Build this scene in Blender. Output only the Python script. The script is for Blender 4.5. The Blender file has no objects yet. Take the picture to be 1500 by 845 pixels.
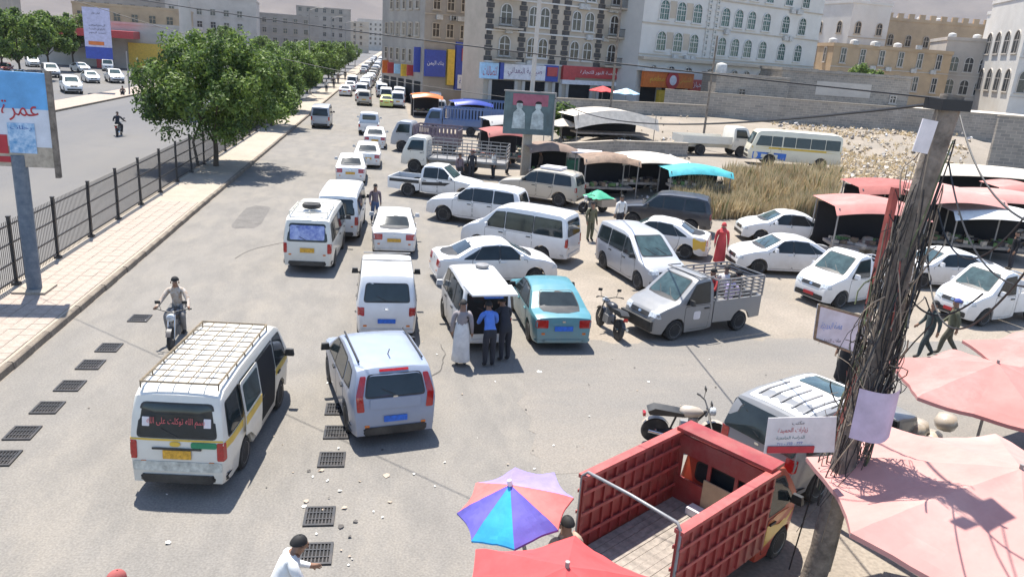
import bpy, bmesh, math, random
from mathutils import Vector, Matrix
from mathutils.bvhtree import BVHTree
from mathutils import noise as mnoise
random.seed(7)
RAD = math.radians
S = bpy.context.scene
C = S.collection
# ------------------------------------------------------------------ camera
CAM_H = 7.9
PITCH, ROLL, YAW, FPX = RAD(17.2), RAD(4.1), RAD(9.4), 1125.0
FWD = Vector((math.sin(YAW)*math.cos(PITCH), math.cos(YAW)*math.cos(PITCH), -math.sin(PITCH)))
_r0 = Vector((math.cos(YAW), -math.sin(YAW), 0)); _u0 = _r0.cross(FWD)
RGT = _r0*math.cos(ROLL) + _u0*math.sin(ROLL)
UPV = _u0*math.cos(ROLL) - _r0*math.sin(ROLL)
cam_data = bpy.data.cameras.new('camera'); cam = bpy.data.objects.new('camera', cam_data); C.objects.link(cam)
cam_data.sensor_width = 36; cam_data.lens = FPX/1500*36
cam_data.clip_start = 0.1; cam_data.clip_end = 20000
m4 = Matrix.Identity(4)
for i in range(3):
    m4[i][0], m4[i][1], m4[i][2] = RGT[i], UPV[i], -FWD[i]
m4[2][3] = CAM_H
cam.matrix_world = m4
S.camera = cam
# ------------------------------------------------------------------ sky, sun, exposure
SUN_EL, SUN_AZ = RAD(69), RAD(-16)          # azimuth from +Y towards +X
w = bpy.data.worlds.new('World'); S.world = w; w.use_nodes = True
nt = w.node_tree
sky = nt.nodes.new('ShaderNodeTexSky'); sky.sky_type = 'NISHITA'; sky.sun_disc = False
sky.sun_elevation = SUN_EL; sky.sun_rotation = SUN_AZ; sky.altitude = 2200; sky.dust_density = 2.0
bg = nt.nodes['Background']; bg.inputs['Strength'].default_value = 0.15
nt.links.new(sky.outputs[0], bg.inputs[0])
sd = bpy.data.lights.new('sun', 'SUN'); sun = bpy.data.objects.new('sun', sd); C.objects.link(sun)
sd.energy = 4.9; sd.angle = RAD(0.5); sd.color = (1.0, .955, .88)
to_sun = Vector((math.sin(SUN_AZ)*math.cos(SUN_EL), math.cos(SUN_AZ)*math.cos(SUN_EL), math.sin(SUN_EL)))
sun.rotation_euler = to_sun.to_track_quat('Z', 'Y').to_euler(); sun.location = to_sun*60
S.view_settings.view_transform = 'Standard'; S.view_settings.look = 'None'
S.view_settings.exposure = 1.04; S.view_settings.gamma = 1.0
S.view_settings.use_curve_mapping = False
S.cycles.use_denoising = True
S.cycles.max_bounces = 5; S.cycles.diffuse_bounces = 2; S.cycles.glossy_bounces = 2
S.cycles.transmission_bounces = 3; S.cycles.volume_bounces = 0; S.cycles.transparent_max_bounces = 6
S.cycles.sample_clamp_indirect = 4

# ------------------------------------------------------------------ terrain and pixel -> place
def sm(t):
    t = min(1, max(0, t)); return t*t*(3-2*t)
def hgt(x, y):
    """height of the waste ground right of the road (the streets are flat)"""
    return sm((x-13)/7)*(1.1*sm((y-39.5)/6) + 1.3*sm((y-64)/16)) + 1.7*math.exp(-((x-51)/10)**2-((y-66)/7)**2)*(1+.5*mnoise.noise(Vector((x*.25, y*.25, 1))))
def ray(px, py):
    return (FWD*FPX + RGT*(px-750) - UPV*(py-422.5)).normalized()
def G(px, py, z=0.0):
    d = ray(px, py); t = (z-CAM_H)/d.z
    return Vector((d.x*t, d.y*t, z))
def GT(px, py):
    z = 0
    for _ in range(12):
        p = G(px, py, z); z = hgt(p.x, p.y)
    return Vector((p.x, p.y, z))
# ------------------------------------------------------------------ materials
MATS = {}
def mat(name, col, rough=.7, metal=0., var=.12, scale=3., bump=0., bscale=30., dirt=None, dirt_amt=.0, coat=0., spec=.5, col2=None, detail=5):
    """procedural: base colour broken up by two noises, optional second (dirt) colour and fine relief"""
    if name in MATS: return MATS[name]
    m = bpy.data.materials.new(name); m.use_nodes = True; MATS[name] = m
    n = m.node_tree; L = n.links; b = n.nodes['Principled BSDF']
    b.inputs['Roughness'].default_value = rough; b.inputs['Metallic'].default_value = metal
    b.inputs['Specular IOR Level'].default_value = spec
    if coat: b.inputs['Coat Weight'].default_value = coat; b.inputs['Coat Roughness'].default_value = .06
    tc = n.nodes.new('ShaderNodeTexCoord')
    nz = n.nodes.new('ShaderNodeTexNoise'); nz.inputs['Scale'].default_value = scale; nz.inputs['Detail'].default_value = detail
    nz.inputs['Roughness'].default_value = .65
    L.new(tc.outputs['Object'], nz.inputs['Vector'])
    mx = n.nodes.new('ShaderNodeMix'); mx.data_type = 'RGBA'
    c2 = col2 or tuple(c*(1-var*1.6) for c in col); c1 = tuple(min(1, c*(1+var)) for c in col) if not col2 else col
    mx.inputs['A'].default_value = (*c1, 1); mx.inputs['B'].default_value = (*c2, 1)
    rp = n.nodes.new('ShaderNodeMapRange'); rp.inputs['From Min'].default_value = .3; rp.inputs['From Max'].default_value = .7
    L.new(nz.outputs['Fac'], rp.inputs['Value']); L.new(rp.outputs[0], mx.inputs['Factor'])
    out = mx.outputs['Result']
    if dirt:
        n2 = n.nodes.new('ShaderNodeTexNoise'); n2.inputs['Scale'].default_value = scale*.37; n2.inputs['Detail'].default_value = 8; n2.inputs['Roughness'].default_value = .72
        L.new(tc.outputs['Object'], n2.inputs['Vector'])
        r2 = n.nodes.new('ShaderNodeMapRange'); r2.inputs['From Min'].default_value = .48; r2.inputs['From Max'].default_value = .72
        r2.inputs['To Max'].default_value = dirt_amt
        L.new(n2.outputs['Fac'], r2.inputs['Value'])
        m2 = n.nodes.new('ShaderNodeMix'); m2.data_type = 'RGBA'; m2.inputs['B'].default_value = (*dirt, 1)
        L.new(out, m2.inputs['A']); L.new(r2.outputs[0], m2.inputs['Factor']); out = m2.outputs['Result']
    L.new(out, b.inputs['Base Color'])
    if bump:
        n3 = n.nodes.new('ShaderNodeTexNoise'); n3.inputs['Scale'].default_value = bscale; n3.inputs['Detail'].default_value = 4
        L.new(tc.outputs['Object'], n3.inputs['Vector'])
        bp = n.nodes.new('ShaderNodeBump'); bp.inputs['Strength'].default_value = bump; bp.inputs['Distance'].default_value = .02
        L.new(n3.outputs['Fac'], bp.inputs['Height']); L.new(bp.outputs[0], b.inputs['Normal'])
    return m
def paint(name, col, dust=.22):
    new = 'paint_'+name not in MATS; m = paint_(name, col, dust)
    if new:                                             # road dust thrown up on the lower panels
        n = m.node_tree; L = n.links; b = n.nodes['Principled BSDF']; src = b.inputs['Base Color'].links[0].from_socket
        tc = n.nodes.new('ShaderNodeTexCoord'); sx = n.nodes.new('ShaderNodeSeparateXYZ'); nz = n.nodes.new('ShaderNodeTexNoise'); nz.inputs['Scale'].default_value = 5; nz.inputs['Detail'].default_value = 8
        L.new(tc.outputs['Object'], sx.inputs[0]); L.new(tc.outputs['Object'], nz.inputs['Vector'])
        mr = n.nodes.new('ShaderNodeMapRange'); mr.inputs['From Min'].default_value = .2; mr.inputs['From Max'].default_value = .95; mr.inputs['To Min'].default_value = .6; mr.inputs['To Max'].default_value = 0
        L.new(sx.outputs['Z'], mr.inputs['Value']); mu = n.nodes.new('ShaderNodeMath'); mu.operation = 'MULTIPLY'; L.new(mr.outputs[0], mu.inputs[0]); L.new(nz.outputs['Fac'], mu.inputs[1])
        mx = n.nodes.new('ShaderNodeMix'); mx.data_type = 'RGBA'; mx.inputs['B'].default_value = (.30,.25,.19,1); L.new(src, mx.inputs['A']); L.new(mu.outputs[0], mx.inputs['Factor']); L.new(mx.outputs['Result'], b.inputs['Base Color'])
        rr = n.nodes.new('ShaderNodeMapRange'); rr.inputs['To Min'].default_value = .22; rr.inputs['To Max'].default_value = .62; L.new(nz.outputs['Fac'], rr.inputs['Value']); L.new(rr.outputs[0], b.inputs['Roughness'])
    return m
def paint_(name, col, dust=.22):
    return mat('paint_'+name, col, rough=.32, var=.03, scale=1.2, dirt=(.42,.37,.30), dirt_amt=dust, coat=.5, detail=7)
DUST = (.45,.38,.30)
GLASS = mat('dark_glass', (.022,.030,.032), rough=.06, var=.25, scale=1.5, spec=.45)
GLASS_T = mat('glass_teal_reflection', (.045,.075,.075), rough=.06, var=.4, scale=2.2, spec=.6)  # interior and dash reflections put into the glass colour as teal
TYRE = mat('tyre_rubber', (.022,.021,.020), rough=.85, dirt=(.16,.14,.12), dirt_amt=.5, scale=8)
RIM = mat('rim_metal', (.42,.42,.42), rough=.35, metal=.7, dirt=(.2,.17,.14), dirt_amt=.6, scale=6)
BLACKP = mat('black_plastic', (.018,.018,.018), rough=.5, dirt=(.2,.18,.15), dirt_amt=.25)
DARKIN = mat('interior_shade', (.012,.011,.011), rough=.9)  # near-black colour put in for the shade inside openings
CHROME = mat('chrome', (.6,.6,.6), rough=.18, metal=1.)
REDL = mat('red_lens', (.38,.012,.012), rough=.15, coat=.6, var=.2, scale=14)
ORL = mat('amber_lens', (.6,.16,.02), rough=.15, coat=.6)
CLEARL = mat('clear_lens', (.55,.58,.6), rough=.1, coat=.6, var=.35, scale=16)
PL_Y = mat('plate_yellow', (.62,.33,.03), rough=.5, var=.25, scale=18)
PL_B = mat('plate_blue', (.02,.13,.55), rough=.5, var=.2, scale=18)
PL_R = mat('plate_red', (.5,.03,.03), rough=.5, var=.2, scale=18)
WHITE = paint('white', (.72,.71,.69), .35)
WHITE2 = paint('old_white', (.66,.63,.55), .5)
METAL_G = mat('grey_metal', (.25,.25,.25), rough=.5, metal=.3, dirt=(.3,.22,.16), dirt_amt=.5, scale=5)
METAL_K = mat('black_metal', (.02,.02,.022), rough=.5, dirt=(.16,.12,.09), dirt_amt=.4, scale=6)

# ------------------------------------------------------------------ mesh builder
class MB:
    def __init__(s): s.v = []; s.f = []; s.mi = []
    def add(s, vs, fs, mi=0):
        o = len(s.v); s.v += [tuple(v) for v in vs]; s.f += [tuple(i+o for i in f) for f in fs]; s.mi += [mi]*len(fs); return s
    def box(s, c, d, rot=None, mi=0, taper=1.):
        x, y, z = d[0]/2, d[1]/2, d[2]/2
        vs = [Vector((sx*x*(taper if sz > 0 else 1), sy*y*(taper if sz > 0 else 1), sz*z)) for sz in (-1, 1) for sy in (-1, 1) for sx in (-1, 1)]
        if rot is not None:
            R = rot if isinstance(rot, Matrix) else Matrix.Rotation(rot, 3, 'Z'); vs = [R @ v for v in vs]
        vs = [v+Vector(c) for v in vs]
        return s.add(vs, [(0,2,3,1),(4,5,7,6),(0,1,5,4),(2,6,7,3),(0,4,6,2),(1,3,7,5)], mi)
    def span(s, a, b, mi=0):
        return s.box([(a[i]+b[i])/2 for i in range(3)], [abs(b[i]-a[i]) for i in range(3)], mi=mi)
    def tube(s, pts, r, n=6, mi=0, caps=True):
        pts = [Vector(p) for p in pts]; k = len(pts)
        rs = r if isinstance(r, (list, tuple)) else [r]*k
        vs = []; up = None
        for i, p in enumerate(pts):
            t = (pts[min(i+1, k-1)]-pts[max(i-1, 0)]).normalized()
            if up is None: up = t.orthogonal().normalized()
            up = (up - t*up.dot(t))
            up = up.normalized() if up.length > 1e-5 else t.orthogonal().normalized()
            b = t.cross(up)
            vs += [p+(up*math.cos(2*math.pi*j/n)+b*math.sin(2*math.pi*j/n))*rs[i] for j in range(n)]
        fs = [(i*n+j, i*n+(j+1) % n, (i+1)*n+(j+1) % n, (i+1)*n+j) for i in range(k-1) for j in range(n)]
        if caps: fs += [tuple(reversed(range(n))), tuple(range((k-1)*n, k*n))]
        return s.add(vs, fs, mi)
    def lathe(s, prof, n=20, c=(0,0,0), axis='z', mi=0, sx=1., sy=1.):
        vs = []
        for r, z in prof:
            for j in range(n):
                a = 2*math.pi*j/n; p = (r*math.cos(a)*sx, r*math.sin(a)*sy, z)
                if axis == 'y': p = (p[0], p[2], p[1])
                elif axis == 'x': p = (p[2], p[0], p[1])
                vs.append((p[0]+c[0], p[1]+c[1], p[2]+c[2]))
        k = len(prof)
        fs = [(i*n+j, i*n+(j+1) % n, (i+1)*n+(j+1) % n, (i+1)*n+j) for i in range(k-1) for j in range(n)]
        fs += [tuple(reversed(range(n))), tuple(range((k-1)*n, k*n))]
        return s.add(vs, fs, mi)
    def prism(s, poly, y0, y1, f=lambda a, b, t: (a, t, b), mi=0):
        """2D polygon (a,b) extruded from t=y0 to t=y1; f maps (a,b,t) to 3D"""
        n = len(poly)
        vs = [f(a, b, y0) for a, b in poly]+[f(a, b, y1) for a, b in poly]
        fs = [tuple(reversed(range(n))), tuple(range(n, 2*n))]+[(i, (i+1) % n, n+(i+1) % n, n+i) for i in range(n)]
        return s.add(vs, fs, mi)
    def grid(s, fn, nu, nv, mi=0):
        vs = [fn(i/nu, j/nv) for i in range(nu+1) for j in range(nv+1)]
        return s.add(vs, [(i*(nv+1)+j, (i+1)*(nv+1)+j, (i+1)*(nv+1)+j+1, i*(nv+1)+j+1) for i in range(nu) for j in range(nv)], mi)
    def mesh(s, name, mats, smooth=None):
        me = bpy.data.meshes.new(name); me.from_pydata(s.v, [], s.f)
        for m in (mats if isinstance(mats, (list, tuple)) else [mats]): me.materials.append(m)
        if any(s.mi): me.polygons.foreach_set('material_index', s.mi)
        bm = bmesh.new(); bm.from_mesh(me); bmesh.ops.recalc_face_normals(bm, faces=bm.faces); bm.to_mesh(me); bm.free()
        if smooth:
            me.polygons.foreach_set('use_smooth', [True]*len(me.polygons)); me.set_sharp_from_angle(angle=RAD(smooth))
        me.update(); return me
    def build(s, name, mats, parent=None, smooth=None):
        return link(name, s.mesh(name, mats, smooth), parent)
def link(name, me, parent=None, loc=None, rz=None):
    o = bpy.data.objects.new(name, me); C.objects.link(o)
    if parent: o.parent = parent
    if loc is not None: o.location = loc
    if rz is not None: o.rotation_euler = (0, 0, rz)
    return o
def tag(o, label=None, cat=None, group=None, kind=None):
    for k, v in (('label', label), ('category', cat), ('group', group), ('kind', kind)):
        if v: o[k] = v
    return o
def thing(name, label, cat, loc=(0,0,0), rz=0, group=None):
    o = bpy.data.objects.new(name, None); C.objects.link(o); o.location = loc; o.rotation_euler = (0, 0, rz)
    o.empty_display_size = .2
    return tag(o, label, cat, group)
def struct(o): o['kind'] = 'structure'; return o
def copy_tree(o, parent=None):
    c = o.copy(); C.objects.link(c); c.parent = parent
    for ch in list(o.children): copy_tree(ch, c)
    return c
def rpoly(pts, r=.05, n=3):
    """polygon with rounded corners"""
    out = []; k = len(pts)
    for i in range(k):
        p = Vector(pts[i]); a = Vector(pts[i-1]); b = Vector(pts[(i+1) % k])
        ra = min(r, (a-p).length*.45); rb = min(r, (b-p).length*.45)
        p0 = p+(a-p).normalized()*ra; p1 = p+(b-p).normalized()*rb
        for j in range(n+1):
            t = j/n; out.append(p0*(1-t)**2+p*2*t*(1-t)+p1*t*t)
    return out
def patch(bvh, plane, poly, off=.007, rings=3, r=.05, depth=.012, n=3):
    """polygon laid over a body by casting rays at it: a thin solid panel that follows the body's curve"""
    mb = MB(); P = rpoly(poly, r, n) if r else [Vector(p) for p in poly]
    dense = []
    for i in range(len(P)):
        a, b = P[i], P[(i+1) % len(P)]; k = max(1, int((b-a).length/.28))
        dense += [a+(b-a)*j/k for j in range(k)]
    P = dense; c = sum(P, Vector((0, 0)))/len(P); N = len(P)
    def hit(q):
        if plane[0] == 's': o, d = Vector((q.x, plane[1]*4, q.y)), Vector((0, -plane[1], 0))
        elif plane[0] == 'r': o, d = Vector((-9, q.x, q.y)), Vector((1, 0, 0))
        elif plane[0] == 'f': o, d = Vector((9, q.x, q.y)), Vector((-1, 0, 0))
        else: o, d = Vector((q.x, q.y, 6)), Vector((0, 0, -1))
        h = bvh.ray_cast(o, d)
        k_ = 0
        while h[0] is None and k_ < 30:                 # beyond the body's edge: pull the point in until it lies on it
            k_ += 1; q2 = c+(q-c)*(1-.03*k_); e = Vector((q2.x, plane[1]*4, q2.y)) if plane[0] == 's' else Vector((o.x, q2.x, q2.y)) if plane[0] in 'rf' else Vector((q2.x, q2.y, 6))
            h = bvh.ray_cast(e, d)
        if h[0] is None: h = bvh.find_nearest(o+d*4)
        nrm = h[1] if h[1].dot(d) < 0 else -h[1]
        return h[0]+nrm*off, nrm
    vs = []; 
    for k in range(rings):
        s_ = 1-k/rings
        vs += [hit(c+(p-c)*s_)[0] for p in P]
    vs.append(hit(c)[0])
    fs = []
    for k in range(rings-1):
        fs += [(k*N+i, k*N+(i+1) % N, (k+1)*N+(i+1) % N, (k+1)*N+i) for i in range(N)]
    fs += [((rings-1)*N+i, (rings-1)*N+(i+1) % N, rings*N) for i in range(N)]
    o = len(vs)
    vs += [h[0]-h[1]*depth for h in (hit(p) for p in P)]
    fs += [(i, o+i, o+(i+1) % N, (i+1) % N) for i in range(N)]
    mb.add(vs, fs); return mb
# ------------------------------------------------------------------ lettering (joined Arabic forms, right to left)
_AR = {}
_c = 0xFE80
for ch, k in zip('\u0621\u0622\u0623\u0624\u0625\u0626\u0627\u0628\u0629\u062a\u062b\u062c\u062d\u062e\u062f\u0630\u0631\u0632\u0633\u0634\u0635\u0636\u0637\u0638\u0639\u063a\u0641\u0642\u0643\u0644\u0645\u0646\u0647\u0648\u0649\u064a',
                 (1,2,2,2,2,4,2,4,2,4,4,4,4,4,2,2,2,2,4,4,4,4,4,4,4,4,4,4,4,4,4,4,4,2,2,4)):
    _AR[ch] = (_c, k); _c += k
def shape_ar(s):
    out = []; 
    for i, ch in enumerate(s):
        if ch not in _AR: out.append(ch); continue
        base, k = _AR[ch]
        prev = i > 0 and s[i-1] in _AR and _AR[s[i-1]][1] == 4
        nxt = k == 4 and i+1 < len(s) and s[i+1] in _AR and s[i+1] != '\u0621'
        f = (3 if nxt else 1) if prev else (2 if nxt else 0)
        if k == 2: f = 1 if prev else 0
        if k == 1: f = 0
        out.append(chr(base+f))
    toks = ''.join(out).split(' ')
    toks = [t if t.isascii() else t[::-1] for t in toks]
    return ' '.join(reversed(toks))
def text_mesh(txt, width, height, m, arabic=True, thick=.004):
    cu = bpy.data.curves.new('lettering', 'FONT'); cu.body = shape_ar(txt) if arabic else txt
    cu.align_x = 'CENTER'; cu.resolution_u = 2
    o = bpy.data.objects.new('lettering', cu); C.objects.link(o)
    me = bpy.data.meshes.new_from_object(o.evaluated_get(bpy.context.evaluated_depsgraph_get()))
    bpy.data.objects.remove(o); bpy.data.curves.remove(cu)
    if len(me.vertices):
        xs = [v.co.x for v in me.vertices]; ys = [v.co.y for v in me.vertices]
        x0, x1, y0, y1 = min(xs), max(xs), min(ys), max(ys)
        for v in me.vertices:
            v.co.x = ((v.co.x-x0)/(x1-x0)-.5)*width; v.co.y = ((v.co.y-y0)/(y1-y0)-.5)*height; v.co.z = 0
    me.materials.clear(); me.materials.append(m); return me
def letter(parent, txt, c, xdir, ydir, width, height, m, off=.006, arabic=True):
    """lettering on a panel: centre c, reading direction xdir, up ydir"""
    me = text_mesh(txt, width, height, m, arabic); o = link('lettering', me, parent)
    x = Vector(xdir).normalized(); y = Vector(ydir).normalized(); z = x.cross(y)
    M = Matrix((x, y, z)).transposed().to_4x4(); M.translation = Vector(c)+z*off
    o.matrix_local = M; return o
# ================================================================== VEHICLES (x forward, y left, z up, origin on the ground)
def loft(T):
    L0, L1 = T['prof'][0][0], T['prof'][-1][0]; W = T['W']/2; belt = T['belt']; zb = T['zb']; rw, ra = T['rw'], T['rw']+.06
    px = [p[0] for p in T['prof']]; roof = max(p[1] for p in T['prof'])
    wheels = [x for x in T['wheels'] if L0 < x < L1]
    xs = set(px)
    for i in range(15): xs.add(L0+(L1-L0)*i/14)
    for xw in wheels:
        for a in (-1.0, -.97, -.8, -.5, 0, .5, .8, .97, 1.0): xs.add(xw+ra*a)
    xs = sorted(x for x in xs if L0 <= x <= L1); ys = [xs[0]]
    for x in xs[1:]:
        if x-ys[-1] > .012: ys.append(x)
    xs = ys
    def zt(x):
        for (a, za), (b, z2) in zip(T['prof'], T['prof'][1:]):
            if a <= x <= b: return za+(z2-za)*(x-a)/(b-a)
        return T['prof'][-1][1]
    tum, kx, xr, r = T.get('tum', .8), T.get('kx', .14), T.get('xs', .75), T.get('r', .07)
    def hw(x, z):
        e = max(0, (x-(L1-xr))/xr); p = 1-kx*e**2.2
        if T.get('rear_round', True):
            e = max(0, ((L0+xr*.7)-x)/(xr*.7)); p -= kx*.6*e**2.4
        if z < belt: t = 1-.05*((belt-z)/(belt-zb))**2
        else: t = 1-(1-tum)*(z-belt)/(roof-belt)
        return W*p*t
    rings = []
    for x in xs:
        top = zt(x); zl = zb+.06*max(0, (abs(x-(L0+L1)/2)/((L1-L0)/2))**6)
        for xw in wheels:
            d = abs(x-xw)
            if d < ra: zl = max(zl, rw+math.sqrt(max(0, ra*ra-d*d)))
        zl = min(zl, top-.14)
        zs = max(zl+.05, top-r); zm = min(belt, zl+(zs-zl)*.85)
        lv = [zl, zl+(zm-zl)*.33, zl+(zm-zl)*.66, zm, zm+(zs-zm)*.33, zm+(zs-zm)*.66, zs]
        h = [(0, zl)]+[(hw(x, z), z) for z in lv]
        we = h[-1][0]; cr = T.get('crown', .035)
        h += [(we-r*.28, top-r*.3), (we-r*1.0, top), (we*.55, top+cr*.7), (0, top+cr)]
        rings.append([(x, y, z) for y, z in h]+[(x, -y, z) for y, z in reversed(h[1:-1])])
    mb = MB(); n = len(rings[0]); vs = [p for q in rings for p in q]
    fs = [(i*n+j, i*n+(j+1) % n, (i+1)*n+(j+1) % n, (i+1)*n+j) for i in range(len(rings)-1) for j in range(n)]
    fs += [tuple(reversed(range(n))), tuple(range((len(rings)-1)*n, len(rings)*n))]
    return mb.add(vs, fs)
def q(x0, z0, x1, z1): return [(x0, z0), (x1, z0), (x1, z1), (x0, z1)]
def two(a, b, z0, z1, sl=0): return [[(a, z0), (b, z0), (b-sl, z1), (a, z1)], [(-a, z0), (-b, z0), (-b+sl, z1), (-a, z1)]]
TYPES = {}
TYPES['sedan'] = dict(W=1.70, belt=.93, zb=.2, rw=.31, wheels=(-1.3, 1.32), tum=.74, kx=.2,
  prof=[(-2.2,.5),(-2.19,.74),(-2.13,.94),(-1.95,1.01),(-1.5,1.04),(-.95,1.34),(-.6,1.43),(0,1.47),(.35,1.42),(1.1,1.02),(1.6,.94),(2.0,.81),(2.15,.67),(2.2,.45)],
  doors=[q(-.02,.28,.98,.93), [(-.95,.55),(-.8,.28),(-.06,.28),(-.06,.93),(-1.0,.93)]],
  side=[[(.02,.97),(.86,.97),(.38,1.34),(.02,1.38)], [(-.9,.97),(-.04,.97),(-.04,1.38),(-.62,1.34)], [(-1.3,.99),(-.96,.98),(-.72,1.29)]],
  front=[[(-.6,1.05),(.6,1.05),(.48,1.37),(-.48,1.37)]], rear=[[(-.58,1.07),(.58,1.07),(.47,1.35),(-.47,1.35)]],
  head=two(.42,.78,.58,.75,.03), tail=two(.44,.78,.68,.9), plate=q(-.26,.6,.26,.73), grille=q(-.36,.56,.36,.7), low=q(-.6,.28,.6,.44), bump=q(-.78,.3,.78,.36))
TYPES['soul'] = dict(W=1.8, belt=1.02, zb=.2, rw=.34, wheels=(-1.25, 1.3), tum=.82, kx=.16,
  prof=[(-2.05,.5),(-2.04,.82),(-2.0,1.05),(-1.86,1.44),(-1.74,1.57),(-1.2,1.63),(-.2,1.64),(.3,1.57),(1.05,1.1),(1.5,1.02),(1.85,.9),(2.02,.7),(2.05,.45)],
  doors=[q(.0,.3,.98,1.0), [(-.95,.6),(-.8,.3),(-.04,.3),(-.04,1.0),(-1.0,1.0)]],
  side=[[(.02,1.06),(.88,1.06),(.36,1.48),(.02,1.52)], [(-.95,1.08),(-.03,1.06),(-.03,1.52),(-.9,1.5)], [(-1.6,1.16),(-1.05,1.1),(-1.02,1.48),(-1.45,1.44)]],
  front=[[(-.66,1.14),(.66,1.14),(.56,1.5),(-.56,1.5)]], rear=[[(-.6,1.08),(.6,1.08),(.53,1.47),(-.53,1.47)]],
  head=two(.46,.82,.72,.9,.03), tail=[[(.63,.78),(.78,.78),(.8,1.1),(.7,1.47),(.58,1.47),(.66,1.08)],[(-.63,.78),(-.78,.78),(-.8,1.1),(-.7,1.47),(-.58,1.47),(-.66,1.08)]],
  plate=q(-.24,.54,.24,.66), grille=q(-.4,.7,.4,.8), low=q(-.6,.28,.6,.5), bump=q(-.95,.27,.95,.44))
TYPES['apv'] = dict(W=1.66, belt=1.06, zb=.22, rw=.32, wheels=(-1.3, 1.32), tum=.84, kx=.2,
  prof=[(-2.1,.5),(-2.08,.85),(-2.04,1.15),(-1.92,1.62),(-1.8,1.8),(-1.4,1.86),(0,1.87),(.42,1.8),(1.25,1.16),(1.7,1.03),(2.0,.86),(2.08,.7),(2.1,.45)],
  doors=[q(.1,.3,1.0,1.03), q(-.95,.3,.04,1.03)],
  side=[[(.14,1.1),(.98,1.1),(.5,1.66),(.14,1.7)], [(-.9,1.1),(.04,1.1),(.04,1.7),(-.9,1.7)], [(-1.8,1.12),(-1.0,1.1),(-1.0,1.7),(-1.7,1.68)]],
  front=[[(-.62,1.2),(.62,1.2),(.54,1.72),(-.54,1.72)]], rear=[[(-.6,1.16),(.6,1.16),(.54,1.62),(-.54,1.62)]],
  head=two(.42,.76,.72,.9,.04), tail=two(.6,.78,.76,1.0), plate=q(-.24,.56,.24,.68), grille=q(-.4,.72,.4,.84), low=q(-.6,.3,.6,.48), bump=q(-.72,.3,.72,.4))
TYPES['hiace'] = dict(W=1.69, belt=1.08, zb=.24, rw=.32, wheels=(-1.2, 1.35), tum=.86, kx=.12, xs=.6,
  prof=[(-2.3,.45),(-2.29,.75),(-2.27,1.08),(-2.18,1.6),(-2.09,1.84),(-1.92,1.93),(-1,1.98),(.5,1.97),(1.3,1.92),(1.55,1.82),(2.02,1.2),(2.2,.98),(2.28,.75),(2.3,.45)],
  doors=[q(1.0,.5,1.72,1.06), q(-.25,.32,.92,1.06)],
  side=[[(1.0,1.14),(1.78,1.14),(1.45,1.72),(1.0,1.74)], [(-.2,1.14),(.9,1.14),(.9,1.74),(-.2,1.74)], [(-1.2,1.14),(-.3,1.14),(-.3,1.74),(-1.2,1.74)], [(-2.08,1.14),(-1.3,1.14),(-1.3,1.74),(-2.0,1.72)]],
  front=[[(-.7,1.22),(.7,1.22),(.62,1.78),(-.62,1.78)]], rear=[[(-.66,1.16),(.66,1.16),(.58,1.72),(-.58,1.72)]],
  head=two(.45,.76,.68,.86), tail=two(.68,.81,.74,1.08), plate=q(-.24,.76,.24,.92), grille=q(-.42,.7,.42,.84), low=q(-.66,.26,.66,.45), bump=q(-.9,.3,.9,.46))
TYPES['hiace2'] = dict(TYPES['hiace'], prof=[(-2.35,.45),(-2.34,.8),(-2.31,1.1),(-2.24,1.62),(-2.14,1.86),(-1.95,1.95),(-1,1.99),(.3,1.98),(.75,1.88),(1.55,1.2),(1.95,1.08),(2.22,.92),(2.33,.7),(2.35,.45)], wheels=(-1.3, 1.5),
  doors=[q(.35,.32,1.2,1.05), q(-.85,.32,.28,1.05)],
  side=[[(.38,1.14),(1.24,1.14),(.76,1.72),(.38,1.76)], [(-.85,1.14),(.3,1.14),(.3,1.76),(-.85,1.76)], [(-2.12,1.14),(-.92,1.14),(-.92,1.76),(-2.0,1.74)]])
TYPES['minivan'] = dict(TYPES['apv'], W=1.5, prof=[(-1.75,.5),(-1.74,.85),(-1.71,1.15),(-1.64,1.62),(-1.54,1.78),(-1.2,1.84),(.4,1.84),(.75,1.76),(1.35,1.16),(1.62,1.0),(1.76,.8),(1.8,.45)], wheels=(-1.05, 1.15),
  doors=[q(.3,.3,1.0,1.03), q(-.7,.3,.24,1.03)], side=[[(.32,1.1),(1.08,1.1),(.76,1.66),(.32,1.7)], [(-.7,1.1),(.24,1.1),(.24,1.7),(-.7,1.7)], [(-1.55,1.12),(-.78,1.1),(-.78,1.7),(-1.48,1.68)]],
  front=[[(-.56,1.2),(.56,1.2),(.5,1.7),(-.5,1.7)]], rear=[[(-.54,1.14),(.54,1.14),(.48,1.62),(-.48,1.62)]], head=two(.38,.68,.7,.86), tail=two(.56,.7,.7,.98))
TYPES['noah'] = dict(TYPES['apv'], W=1.69, rw=.33, prof=[(-2.2,.5),(-2.19,.85),(-2.16,1.15),(-2.06,1.6),(-1.95,1.76),(-1.5,1.83),(-.1,1.83),(.35,1.75),(1.4,1.1),(1.8,1.0),(2.1,.86),(2.2,.68),(2.24,.45)], wheels=(-1.35, 1.4), kx=.24,
  doors=[q(.2,.3,1.15,1.03), q(-.9,.3,.14,1.03)], side=[[(.22,1.1),(1.2,1.1),(.5,1.6),(.22,1.66)], [(-.9,1.1),(.14,1.1),(.14,1.66),(-.9,1.66)], [(-1.95,1.12),(-1.0,1.1),(-1.0,1.66),(-1.82,1.62)]])
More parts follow.
